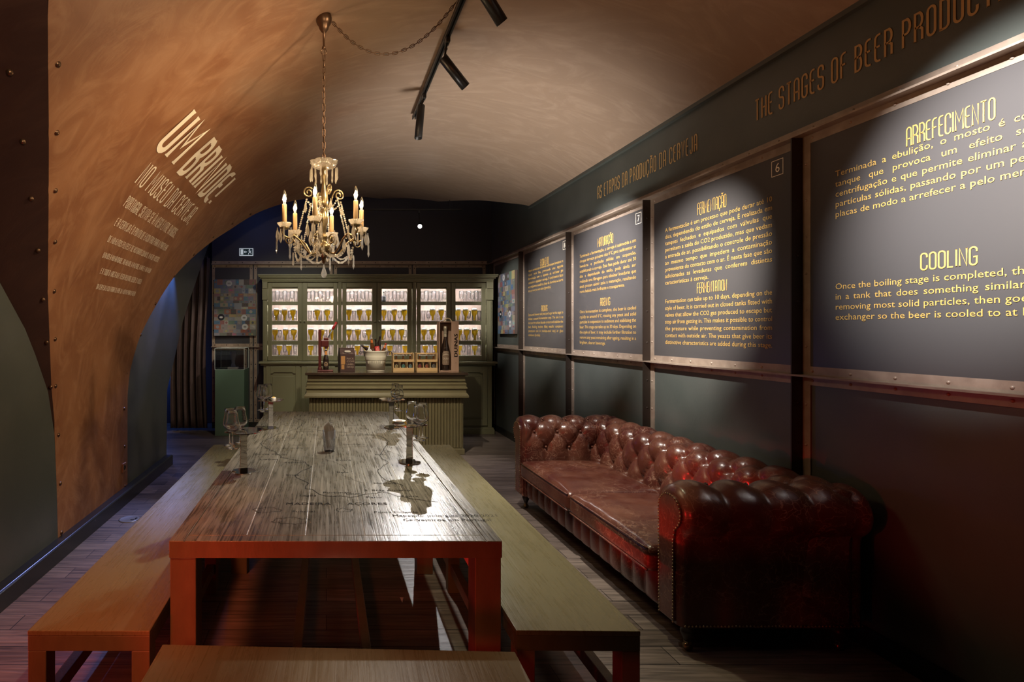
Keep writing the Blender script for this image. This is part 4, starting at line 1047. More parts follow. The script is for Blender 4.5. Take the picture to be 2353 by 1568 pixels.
for a, b in ((604, 614), (777, 785), (948, 956), (1118, 1131)):
    mb = MB(); mb.box((kx(a), KY - .02, 1.135), (kx(b), KY + .03, 2.385)); q = (kx(a) + kx(b)) / 2
    if b - a > 9:
        mb.box((kx(a) - .008, KY - .04, 2.10), (kx(b) + .008, KY + .0, 2.385)); mb.box((kx(a) - .002, KY - .055, 2.28), (kx(b) + .002, KY, 2.37)); mb.box((q - .018, KY - .035, 1.16), (q + .018, KY, 2.09))
    else: mb.box((q - .012, KY - .028, 1.15), (q + .012, KY, 2.37))
    mb.build('pilaster', M_CAB, t, bevel=.004)
ld = [(612, 690), (693, 770), (785, 863), (866, 945), (957, 1036), (1040, 1118)]
for a, b in ld:
    a, b = kx(a), kx(b); mb = MB(); y = 8.33
    mb.box((a, y - .022, .13), (a + .07, y, 1.06)); mb.box((b - .07, y - .022, .13), (b, y, 1.06)); mb.box((a + .07, y - .022, .13), (b - .07, y, .22))
    w2 = (b - a) / 2 - .07; cx = (a + b) / 2
    pl = [(a + .07, 1.06), (b - .07, 1.06), (b - .07, .945), (b - .11, .945), (b - .12, .965), (a + .12, .965), (a + .11, .945), (a + .07, .945)]
    mb.prism(pl, lambda p, z, d: (p, d, z), y - .022, y)
    mb.box((a + .10, y - .014, .25), (b - .10, y, .90)); mb.build('lower_door', M_CAB, t, bevel=.004)

# glasses on the cabinet shelves
ORD = ['first', 'second', 'third', 'fourth', 'fifth', 'sixth', 'seventh']
DOORN = ['leftmost', 'second', 'third', 'fourth', 'fifth', 'rightmost']
SHN = ['top', 'second', 'third', 'bottom']
FZ = [2.081, 1.772, 1.457, 1.216]
CLR = [[(0, 0), (.026, 0), (.028, .012), (.033, .09), (.036, .178), (.0335, .178), (.030, .09), (.025, .02), (0, .018)],
       [(0, 0), (.028, 0), (.012, .012), (.010, .03), (.030, .06), (.038, .11), (.034, .175), (.0315, .175), (.0355, .11), (.027, .062), (0, .045)],
       [(0, 0), (.030, 0), (.026, .03), (.03, .10), (.04, .175), (.0375, .175), (.027, .10), (.023, .035), (0, .02)]]
clear_src = []
for k, pf in enumerate(CLR):
    mb = MB(); mb.lathe(pf, 16); clear_src.append(mb)
clear_obj = [None] * 3


def clear_glass(label, x, y, z, k, grp):
    if clear_obj[k] is None: o = clear_src[k].build('beer_glass', M_TGLASS, None, org=(0, 0, 0)); clear_obj[k] = o
    else: o = clear_obj[k].copy(); COL.objects.link(o)
    o.location = (x, y, z); o.rotation_euler.z = random.uniform(0, 6); tag(o, label, 'glass', grp)


beer_obj = [None]


def beer_goblet(label, x, y, z, sc=1.):
    if beer_obj[0] is None:
        b = thing('beer_goblet', label, 'glass', (0, 0, 0), 0, 'filled beer goblets in the cabinet', local=True)
        mb = MB(); mb.lathe([(0, 0), (.026, 0), (.025, .006), (.017, .03), (.020, .078), (.032, .094), (.044, .120), (.048, .150), (.045, .190), (.038, .208), (0, .211)], 18); mb.build('glass', M_TGLASS, b)
        mb = MB(); mb.lathe([(0, .014), (.014, .016), (.0145, .032), (.0175, .080), (.030, .096), (.0415, .121), (.0452, .150), (.0442, .172), (0, .172)], 18); mb.build('beer', M_BEER, b)
        mb = MB(); mb.lathe([(0, .1725), (.0440, .1725), (.0425, .190), (.036, .206), (0, .209)], 18); mb.build('foam', M_FOAM, b)
        beer_obj[0] = b
    else: b = copy_tree(beer_obj[0])
    b.location = (x, y, z); b.scale = (sc, sc, sc); tag(b, label, 'glass', 'filled beer goblets in the cabinet')


BEER = {0: {1: (635, 654, 673), 2: (632, 656, 675), 3: (642, 664)}, 1: {1: (729, 752), 2: (714.5, 739, 763), 3: (714, 749)},
        2: {1: (802, 826, 847), 2: (802, 822, 847), 3: (821, 841)}, 3: {1: (882, 906, 929), 2: (879, 902, 923), 3: (896, 931)},
        4: {1: (994, 1014), 2: (974, 993), 3: (977, 1002)}, 5: {1: (1052, 1070, 1090), 2: (1055, 1072, 1091), 3: (1056, 1091)}}
for d in range(6):
    a, b = OPEN[d]
    for s_ in range(4):
        bs = BEER[d].get(s_, ())
        for i, px in enumerate(bs):
            Yb = 8.50; beer_goblet(f'{ORD[i]} gold-filled beer goblet from left, {SHN[s_]} shelf, {DOORN[d]} cabinet door', (px - VX) * Yb / F, Yb, FZ[s_], 1.0 if s_ < 3 else .95)
        n = 7 if s_ == 0 else 5; Yc = 8.655
        lo_ = 0
        for i in range(n):
            if d == 5 and s_ == 0 and i == 0: lo_ = -1; continue
            if d == 3 and s_ == 0 and i == 0: continue
            px = a + (b - a) * (i + .5) / n
            Yc = (8.50 if i % 2 else 8.62) if s_ == 0 else 8.655
            clear_glass(f'{ORD[i + lo_]} clear empty beer glass from left, {SHN[s_]} shelf, {DOORN[d]} cabinet door' if not (d == 3 and s_ == 0) else f'{ORD[i - 1]} clear empty beer glass from left, top shelf beside the dark bottle', (px - VX) * Yc / F, Yc, FZ[s_], (i * 2 + d + s_) % 3, 'clear beer glasses in the cabinet')
t = thing('dark_bottle', 'small dark bottle among clear glasses on the cabinet top shelf', 'bottle', ((882 - VX) * 8.46 / F, 8.46, 2.081), local=True)
mb = MB(); mb.lathe([(0, 0), (.034, 0), (.036, .01), (.036, .075), (.028, .09), (.010, .105), (.009, .145), (0, .145)], 18); mb.build('bottle', mat('black_stoneware', (.02, .02, .025), .3), t)
mb = MB(); mb.lathe([(0, .145), (.012, .145), (.012, .16), (0, .162)], 14); mb.build('stopper', M_BLACKM, t)
mb = MB(); mb.lathe([(.0362, .02), (.0362, .065)], 18); mb.build('label', mat('grey_label', (.16, .16, .17), .6), t, fix=False)

# ================================================================== BAR COUNTER
BZ = 1.072
t = thing('bar_counter', 'olive green panelled bar counter with a dark polished top', 'counter', (.77, 7.3, 0))
M_BAR = mat('olive_bar_paint', (.17, .145, .075), .36, col2=(.145, .12, .062), nscale=4)
M_BTOP = mat('dark_polished_wood', (.045, .028, .018), .14, col2=(.07, .045, .028), nscale=5, stretch=(1, 8, 1), coat=.4)
mb = MB(); mb.box((-.275, 6.85, BZ - .034), (1.832, 7.72, BZ)); mb.build('top', M_BTOP, t, bevel=.006)
mb = MB(); mb.box((-.225, 6.93, .0), (1.785, 7.66, BZ - .034)); mb.build('body', M_BAR, t)
mb = MB(); mb.box((-.245, 6.895, .955), (1.805, 7.68, BZ - .036)); mb.build('frieze', M_BAR, t, bevel=.004)
prof = [(.955, .022), (.94, .022), (.925, .038), (.90, .032), (.885, .034), (.878, .046), (.862, .048), (.855, .036), (.84, .03), (.81, .034), (.785, .055), (.765, .062), (.745, .060), (.742, .03), (.74, 0)]
mb = MB()
loop = lambda o, z: [(-.225 - o, 7.66, z), (-.225 - o, 6.93 - o, z), (1.785 + o, 6.93 - o, z), (1.785 + o, 7.66, z)]
mb.grid([loop(o, z) for z, o in prof], smooth=False); mb.build('moulding', M_BAR, t)
mb = MB(); n = 50
pts = []
for i in range(n):
    x0 = -.215 + 1.99 * i / n; wd = 1.99 / n
    for f_, d in ((0, 0), (.10, .0055), (.45, .007), (.80, .0055), (.90, 0)): pts.append((x0 + wd * f_, 6.93 - d))
pts.append((1.775, 6.93))
mb.grid([[(x, y, .09) for x, y in pts], [(x, y, .742) for x, y in pts]], smooth=False); mb.build('beaded_panelling', M_BAR, t, fix=False)
mb = MB(); mb.box((-.24, 6.905, 0), (1.80, 7.67, .075)); mb.build('plinth', M_BAR, t, bevel=.004)

CY = 7.16


def bx(x, Y=CY): return (x - VX) * Y / F


M_AMBER = glass('amber_glass', (.30, .10, .02)); M_DARKGL = mat('dark_bottle_glass', (.02, .011, .008), .06, coat=.5)
M_AMB2 = mat('amber_bottle_glass', (.10, .035, .010), .07, coat=.5)
BP = [(0, 0), (.029, 0), (.031, .006), (.031, .105), (.027, .13), (.0135, .175), (.0125, .215), (.0140, .217), (.0140, .226), (0, .226)]


def bottle(name, label, loc, rot=(0, 0, 0), sc=1., body=None, lab=(.7, .68, .6), cap=(.02, .02, .02), neck=None, grp=None, mark=None, prof=BP, lz=(.03, .095)):
    t = thing(name, label, 'bottle', loc, 0, grp, local=True); t.rotation_euler = rot; t.scale = (sc, sc, sc)
    mb = MB(); mb.lathe(prof, 20); mb.build('glass_body', body or M_DARKGL, t)
    zt = prof[-1][1]; mb = MB(); mb.lathe([(.0148, zt - .010), (.0152, zt - .008), (.0150, zt + .001), (.012, zt + .004), (0, zt + .004)], 20); mb.build('cap', mat('cap_%02x%02x%02x' % tuple(int(c * 255) for c in cap), cap, .3, .3), t)
    r = prof[3][0] + .0004
    mb = MB(); mb.lathe([(r, lz[0]), (r, lz[1])], 28); mb.build('label', mat('label_%02x%02x%02x' % tuple(int(c * 255) for c in lab), lab, .6), t, fix=False)
    if neck: mb = MB(); mb.lathe([(.0166, .165), (.0136, .185), (.0133, .205)], 20); mb.build('neck_label', mat('label_%02x%02x%02x' % tuple(int(c * 255) for c in neck), neck, .6), t, fix=False)
    if mark:
        mb = MB(); zc = (lz[0] + lz[1]) / 2; R0 = r + .0004
        for k in range(24):
            a0, a1 = 2 * PI * k / 24, 2 * PI * (k + 1) / 24; q = .022
            pt = lambda a, m: (R0 * math.sin(q * m * math.cos(a) / R0), -R0 * math.cos(q * m * math.cos(a) / R0), zc + q * m * math.sin(a))
            mb.add([pt(a0, 1), pt(a1, 1), pt(a1, .82), pt(a0, .82)], [[0, 1, 2, 3]])
        for z_, hw in ((.006, .014), (0, .016), (-.006, .012)):
            mb.add([(R0 * math.sin(s_ * hw / R0), -R0 * math.cos(hw / R0 * s_), zc + z_ + e) for s_, e in ((-1, -.0016), (0, -.0016), (1, -.0016), (1, .0016), (0, .0016), (-1, .0016))], [[0, 1, 4, 5], [1, 2, 3, 4]])
        mb.build('printed_emblem', mat('emblem_%02x%02x%02x' % tuple(int(c * 255) for c in mark), mark, .6), t, fix=False)
    return t


# bottle capper, with a bottle under it
M_MAROON = mat('maroon_enamel', (.10, .018, .016), .3, .2)
t = thing('bottle_capper', 'tall maroon lever bottle capper at the left end of the bar', 'capper', (bx(744), CY, BZ), local=True)
x0 = bx(735) - bx(744)
mb = MB(); mb.cbox((.02, 0, .009), (.21, .13, .018)); mb.build('base', M_MAROON, t, bevel=.006)
mb = MB(); mb.box((x0 - .02, .0, .018), (x0 + .02, .04, .56)); mb.lathe([(0, .018), (.032, .018), (.026, .05), (0, .05)], 16, (x0, .02, 0)); mb.build('post', M_MAROON, t, bevel=.003)
mb = MB(); mb.box((x0 + .018, -.02, .325), (x0 + .12, .05, .415)); mb.box((x0 + .05, -.02, .415), (x0 + .118, .05, .45)); mb.lathe([(0, .299), (.02, .299), (.028, .325), (0, .325)], 14, (x0 + .085, .015, 0)); mb.build('capping_head', M_MAROON, t, bevel=.008)
p0, p1, p2 = Vector((x0 + .10, .0, .43)), Vector((x0 + .17, -.01, .56)), Vector((x0 + .225, -.015, .66))
mb = MB(); mb.tube([p0, p1], .009, 10); lv = mb.build('lever', mat('grey_rod', (.25, .26, .28), .3, .8), t)
mb = MB(); mb.tube([p1, p1.lerp(p2, .1), p2], [.012, .018, .016], 12); mb.build('grip', mat('red_grip', (.28, .012, .012), .35), lv)
bottle('beer_bottle', 'dark beer bottle with a tan oval label under the maroon capper', (bx(749), CY - .015, BZ + .0190), sc=1.22, lab=(.03, .015, .012), neck=(.55, .22, .05), cap=(.3, .3, .3), mark=(.62, .40, .22))

# carton
t = thing('carton', 'dark brown cardboard beer carton with a hand hole on the bar', 'carton', (bx(796), CY, BZ), .16, local=True)
M_CARD = mat('brown_printed_card', (.055, .026, .022), .5)
mb = MB(); hw, hd = .10, .085
pl = [(-hw, 0), (hw, 0), (hw, .235), (.075, .275), (.075, .315), (-.075, .315), (-.075, .275), (-hw, .235)]
mb.prism([(-hd, 0), (hd, 0), (hd, .235), (.03, .29), (.03, .315), (-.03, .315), (-.03, .29), (-hd, .235)], lambda a, z, d: (d, a, z), -hw, hw); mb.build('box', M_CARD, t, bevel=.002)
mb = MB(); mb.prism([(.026 * math.cos(a) + (.015 if math.cos(a) > 0 else -.015), .268 + .013 * math.sin(a)) for a in [k * PI / 8 for k in range(16)]], lambda a, z, d: (a, -.058 - (.29 - z) * .9 + d, z), -.006, .002); mb.build('hand_hole', mat('pale_hole', (.45, .40, .34), .7), t)
M_PRT = mat('tan_print', (.36, .27, .20), .6)
mb = MB(); y = -hd - .0006
for (a, b, z0, z1) in ((-.09, -.035, .095, .205), (-.085, -.045, .03, .09)): mb.add([(a, y, z0), (b, y, z0), (b, y, z1), (a, y, z1)], [[0, 1, 2, 3]])
mb.build('glass_picture', mat('amber_print', (.42, .20, .06), .6), t, fix=False)
mb = MB(); f3 = lambda u, v: (u, y, v)
for i, s in enumerate(('PACK', 'COM', 'LABEL', 'CERVEJA')): text_line(mb, s, f3, -.015, .16 - i * .037, .032, .085, fit=True)
text_line(mb, 'Cerveja e Garrafas', lambda u, v: (u, -hd + (v - .235) * 1.0 - .0006, v), -.07, .24, .02, .07, fit=True)
for z in (.06, .09, .12, .15, .18): mb.add([(hw + .0006, -.06, z), (hw + .0006, .06, z), (hw + .0006, .06, z + .018), (hw + .0006, -.06, z + .018)], [[0, 1, 2, 3]])
mb.build('printed_text', M_PRT, t, fix=False)

# bucket with bottles
xb = bx(863)
t = thing('bucket', 'cream ribbed metal bucket of beer bottles on the bar', 'bucket', (xb, CY, BZ), local=True)
M_ENAM = mat('cream_enamel', (.74, .67, .53), .4)
mb = MB(); mb.lathe([(0, .0), (.118, 0), (.121, .004), (.135, .15)], 72, rmod=lambda a: 1 + .005 * (1 if int(a / (2 * PI) * 72) % 2 else -1), smooth=False)
mb.lathe([(.137, .15), (.142, .155), (.139, .163), (.144, .170), (.141, .178), (.146, .185), (.143, .195), (.155, .262), (.161, .268), (.158, .275), (.152, .27), (.138, .19), (.125, .02), (0, .015)], 48); mb.build('pail', M_ENAM, t)
for sg in (-1, 1):
    mb = MB(); mb.tube([(sg * .15, -.02, .20), (sg * .156, -.03, .245), (sg * .165, -.025, .262), (sg * .178, 0, .262), (sg * .195, .0, .248)], .005, 8); mb.tube([(sg * (.198 + .017 * math.cos(a)), 0, .248 + .017 * math.sin(a)) for a in [k * PI / 8 for k in range(16)]], .0045, 8, True); mb.build('handle_lug', M_BLACKM, t)
g = 'beer bottles in the bucket'
bottle('beer_bottle', 'beer bottle leaning left in the bucket with a white label', (xb - .050, CY - .060, BZ + .250), (0, -1.0, .1), .80, lab=(.72, .70, .66), mark=(.05, .05, .05), grp=g)
bottle('beer_bottle', 'amber beer bottle with an orange neck standing in the bucket', (xb - .028, CY + .02, BZ + .21), (.05, -.12, 0), 1.05, M_AMB2, (.12, .05, .03), (.45, .42, .38), (.62, .16, .03), g)
bottle('beer_bottle', 'beer bottle with a bright red label at the front of the bucket', (xb + .035, CY - .05, BZ + .20), (-.1, -.16, .2), 1.05, None, (.62, .05, .05), (.02, .02, .02), None, g, (.80, .45, .38), lz=(.05, .13))
bottle('beer_bottle', 'black-capped bottle leaning right at the back of the bucket', (xb + .03, CY + .055, BZ + .235), (0, .16, 0), 1.05, None, (.05, .05, .06), (.02, .02, .025), None, g)
bottle('beer_bottle', 'short beer bottle with a red cap at the right of the bucket', (xb + .065, CY, BZ + .16), (0, .34, 0), .98, M_AMB2, (.30, .29, .28), (.50, .04, .03), (.60, .20, .05), g)

# two carrier crates with three bottles each in front
M_PINE = mat('pale_pine', (.58, .38, .18), .55, col2=(.48, .30, .13), nscale=3, stretch=(2, 2, 14))


def crate(label, xc, Y, labs, who):
    t = thing('bottle_carrier', label, 'carrier', (xc, Y, BZ), 0, 'pine bottle carriers on the bar', local=True); hw, hd = .138, .085
    for sg in (-1, 1): mb = MB(); mb.cbox((sg * (hw - .006), 0, .125), (.012, 2 * hd, .25)); mb.build('side', M_PINE, t, bevel=.003)
    mb = MB(); mb.box((-hw, -hd, 0), (hw, hd, .01)); mb.box((-hw, -hd - .008, .0), (hw, -hd, .052)); mb.box((-hw, hd, 0), (hw, hd + .008, .052)); mb.build('tray', M_PINE, t, bevel=.002)
    for sg in (-1, 1): mb = MB(); mb.box((-hw, sg * (hd + .004) - .004, .128), (hw, sg * (hd + .004) + .004, .162)); mb.build('slat', M_PINE, t, bevel=.002)
    mb = MB(); mb.tube([(-hw, 0, .235), (hw, 0, .235)], .011, 12); mb.build('handle', M_PINE, t)
    for x in (-.046, .046): mb = MB(); mb.cbox((x, 0, .08), (.005, 2 * hd - .002, .12)); mb.build('divider', M_PINE, t)
    for nme, dx, lc, ec in labs:
        bottle('beer_bottle', f'{nme} labelled beer bottle in the {who} pine carrier', (xc + dx, Y - .046, BZ + .0105), sc=.93, lab=(.03, .022, .018), cap=(.35, .34, .32), neck=None, grp='bottles in the pine carriers', mark=lc, lz=(.035, .10), body=M_AMB2)


crate('pine bottle carrier beside the cream bucket', bx(924), CY - .05, (('yellow', -.092, (.72, .55, .22), 0), ('green', 0, (.10, .42, .33), 0), ('pale teal', .092, (.25, .47, .48), 0)), 'left')
crate('pine bottle carrier beside the wooden gift box', bx(977), CY - .05, (('red', -.092, (.55, .06, .05), 0), ('orange', 0, (.70, .16, .04), 0), ('grey', .092, (.28, .26, .22), 0)), 'right')
t = thing('glass_jar', 'narrow clear glass bottle between carrier and wooden box on the bar', 'bottle', (bx(1003.5), CY + .02, BZ), local=True)
mb = MB(); mb.lathe([(0, 0), (.021, 0), (.022, .005), (.022, .17), (.014, .195), (.014, .215), (0, .216)], 20); mb.build('glass', M_TGLASS, t)
mb = MB(); mb.lathe([(.0224, .055), (.0224, .12)], 20); mb.build('label', mat('pale_grey_label', (.5, .5, .48), .6), t, fix=False)

# wooden gift box with a tall bottle
xg = bx(1028)
t = thing('gift_box', 'tall wooden gift box holding a big dark bottle on the bar', 'box', (xg, CY - .02, BZ), local=True)
M_KRAFT = mat('pale_brown_plywood', (.40, .25, .17), .6, col2=(.36, .22, .15), nscale=3, stretch=(6, 6, .7)); M_KIN = mat('shaded_box_lining', (.24, .14, .095), .7)
hw, hd, hz = .130, .075, .665
mb = MB(); mb.box((-hw, hd - .01, 0), (hw, hd, hz)); mb.box((-hw, -hd, 0), (-hw + .01, hd - .01, hz)); mb.box((hw - .01, -hd, 0), (hw, hd - .01, hz)); mb.box((-hw + .01, -hd, 0), (hw - .01, hd - .01, .012)); mb.box((-hw + .01, -hd, hz - .01), (hw - .01, hd - .01, hz)); mb.build('case', M_KRAFT, t, bevel=.0015)
mb = MB(); mb.box((.030, -hd - .004, 0), (hw, -hd, hz + .004)); mb.build('sliding_lid', M_KRAFT, t, bevel=.001)
mb = MB(); yy = -hd - .0048; f4 = lambda u, v: (.112 - v, yy, u)
[text_line(mb, 'DUINAS', f4, .19 + o, p, .062, .50 + o, fit=True) for o in (-.0022, .0022) for p in (-.0012, .0012)]; text_line(mb, '-', f4, .11, .012, .04)
mb.build('lid_lettering', M_INK, t, fix=False)
mb = MB(); mb.tube([(-.02 + .05 * math.cos(a) + .02, 0, hz - .004 + .05 * math.sin(a)) for a in [PI * k / 12 for k in range(13)]], .007, 8); mb.build('rope_handle', mat('jute_rope', (.55, .45, .28), .8), t)
BIG = [(0, 0), (.052, 0), (.055, .008), (.055, .26), (.050, .31), (.022, .43), (.0185, .52), (.0205, .523), (.0205, .545), (0, .546)]
t = thing('beer_bottle', 'big dark bottle with an arched tan label inside the wooden gift box', 'bottle', (xg - .033, CY - .022, BZ + .0125), local=True)
mb = MB(); mb.lathe(BIG, 28); mb.build('glass_body', M_DARKGL, t)
mb = MB(); mb.lathe([(.0212, .50), (.0208, .546), (.024, .55), (.024, .582), (.016, .59), (0, .59)], 20); mb.lathe([(.0225, .45), (.0205, .495)], 20); mb.build('foil', mat('pale_gold_foil', (.5, .44, .33), .35, .4), t)
mb = MB(); R0 = .0554
for z0, z1, w_ in ((.075, .085, .9), (.085, .115, 1), (.115, .155, 1), (.155, .20, 1), (.20, .235, .93), (.235, .26, .7)):
    for k in range(10):
        a0, a1 = (-1 + .2 * k) * w_, (-.8 + .2 * k) * w_
        mb.add([(R0 * math.sin(a0), -R0 * math.cos(a0), z0), (R0 * math.sin(a1), -R0 * math.cos(a1), z0), (R0 * math.sin(a1), -R0 * math.cos(a1), z1), (R0 * math.sin(a0), -R0 * math.cos(a0), z1)], [[0, 1, 2, 3]])
mb.build('label', mat('tan_brown_label', (.20, .13, .085), .6), t, fix=False)
mb = MB(); f5 = lambda u, v: ((R0 + .0005) * math.sin(u / R0), -(R0 + .0005) * math.cos(u / R0), v)
text_line(mb, 'DUINA', f5, -.045, .145, .040, .045, fit=True)
for r_ in (.21, .22, .245): 
    for k in range(12):
        a0, a1 = -.8 + 1.6 * k / 12, -.8 + 1.6 * (k + 1) / 12; mb.add([f5(a0 * R0, r_ - .02 * a0 * a0), f5(a1 * R0, r_ - .02 * a1 * a1), f5(a1 * R0, r_ + .004 - .02 * a1 * a1), f5(a0 * R0, r_ + .004 - .02 * a0 * a0)], [[0, 1, 2, 3]])
for z in (.10, .112, .124): mb.add([f5(-.03, z), f5(0, z), f5(.03, z), f5(.03, z + .005), f5(0, z + .005), f5(-.03, z + .005)], [[0, 1, 4, 5], [1, 2, 3, 4]])
mb.build('label_lettering', mat('cream_print', (.62, .52, .40), .6), t, fix=False)

# ================================================================== CHANDELIER
HC = Vector((-.016, 3.43, 0))


def hz_(y): return CH + (VY - y) * 3.43 / F


t = thing('chandelier', 'brass and crystal chandelier with six candle bulbs over the table', 'chandelier', (HC.x, HC.y, 2.1))
ORGC = (HC.x, HC.y, 2.1)
cx, cy = HC.x, HC.y
xx, zz = vault(math.acos((cx - CX) / RL))
mb = MB(); mb.lathe([(0, zz + .02), (.045, zz + .02), (.052, zz - .01), (.050, zz - .03), (.040, zz - .05), (.034, zz - .055), (.030, zz - .075), (.016, zz - .095), (.008, zz - .10), (.007, hz_(106)), (.012, hz_(108)), (.014, hz_(112)), (0, hz_(113))], 24, (cx, cy, 0)); mb.build('ceiling_rose', M_BRONZE, t)


def link(mb, c, L_, w_, r, ang, M=None):
    pts = []
    for k in range(16):
        a = 2 * PI * k / 16; x = w_ * math.cos(a); z = w_ * math.sin(a) + (L_ / 2 - w_) * (1 if math.sin(a) >= 0 else -1)
        p = Vector((x * math.cos(ang), x * math.sin(ang), z)); pts.append((M @ p if M is not None else p) + Vector(c))
    mb.tube(pts, r, 6, True)


mb = MB(); mb.tube([(cx + .018 * math.cos(a), cy, hz_(119) + .018 * math.sin(a)) for a in [k * PI / 8 for k in range(16)]], .0028, 6, True)
z = hz_(124); zb = hz_(371); L_ = .048; i = 0
while z > zb - .005: link(mb, (cx, cy, z - L_ / 2), L_, .0095, .0027, .35 + (i % 2) * PI / 2); z -= L_ - .0075; i += 1
mb.tube([(cx + .004 * math.sin(k * .9), cy + .004 * math.cos(k * .7), hz_(112) + (zb - hz_(112)) * k / 40) for k in range(41)], .0018, 5)
mb.build('chain', M_BRONZE, t)
# scalloped glass dish and drops
mb = MB(); mb.lathe([(0, hz_(384)), (.03, hz_(386)), (.065, hz_(382)), (.085, hz_(372)), (.088, hz_(373)), (.067, hz_(384)), (.03, hz_(389)), (0, hz_(388))], 64, (cx, cy, 0), rmod=lambda a: .9 + .2 * abs(math.sin(a * 4)) ** .7); mb.build('top_dish', M_CRYSTAL, t)
mb = MB(); Z = hz_
mb.lathe([(0, Z(378)), (.012, Z(380)), (.020, Z(392)), (.016, Z(398)), (.022, Z(402)), (.015, Z(408)), (.011, Z(415)), (.014, Z(430)), (.024, Z(450)), (.030, Z(464)), (.022, Z(476)), (.012, Z(480)), (.020, Z(484)), (.030, Z(496)), (.028, Z(508)), (.014, Z(535)), (.012, Z(540)), (.026, Z(543)), (.024, Z(548)), (.018, Z(552)), (.026, Z(560)), (.046, Z(564)), (.050, Z(570)), (.040, Z(580)), (.022, Z(590)), (.012, Z(596)), (.014, Z(600)), (.004, Z(606)), (0, Z(607))], 24, (cx, cy, 0), rmod=None); mb.build('column', M_BRASS, t)
# crystal drop prototypes
drop = MB(); drop.lathe([(0, 0), (.004, -.006), (.0045, -.012), (.0055, -.016), (.0055, -.062), (.0068, -.068), (.0075, -.074), (0, -.096)], 6, smooth=False)
leaf = MB(); leaf.lathe([(0, 0), (.004, -.005), (.003, -.012), (.010, -.035), (.013, -.060), (.009, -.080), (0, -.098)], 6, smooth=False)
protos = {}


def crystal(kind, p, s=1., name='crystal_drop', par=None):
    if kind not in protos:
        o = (drop if kind == 'drop' else leaf).build(name, M_CRYSTAL, t, org=(0, 0, 0)); protos[kind] = o
    else: o = protos[kind].copy(); COL.objects.link(o)
    o.location = Vector(p) - Vector(ORGC); o.scale = (s, s, s); o.rotation_euler.z = random.uniform(0, 3); return o


for k in range(14):
    a = 2 * PI * k / 14; crystal('drop', (cx + .086 * math.cos(a), cy + .086 * math.sin(a), Z(384) - (.012 if k % 2 else 0)), .92)


def beads(mb, p, q, sag, n, r=.0062):
    p, q = Vector(p), Vector(q)
    for i in range(n + 1):
        s_ = i / n; c = p.lerp(q, s_); c.z -= sag * 4 * s_ * (1 - s_); mb.sphere(c, r * (1 if i % 3 else 1.25), 8, 5)


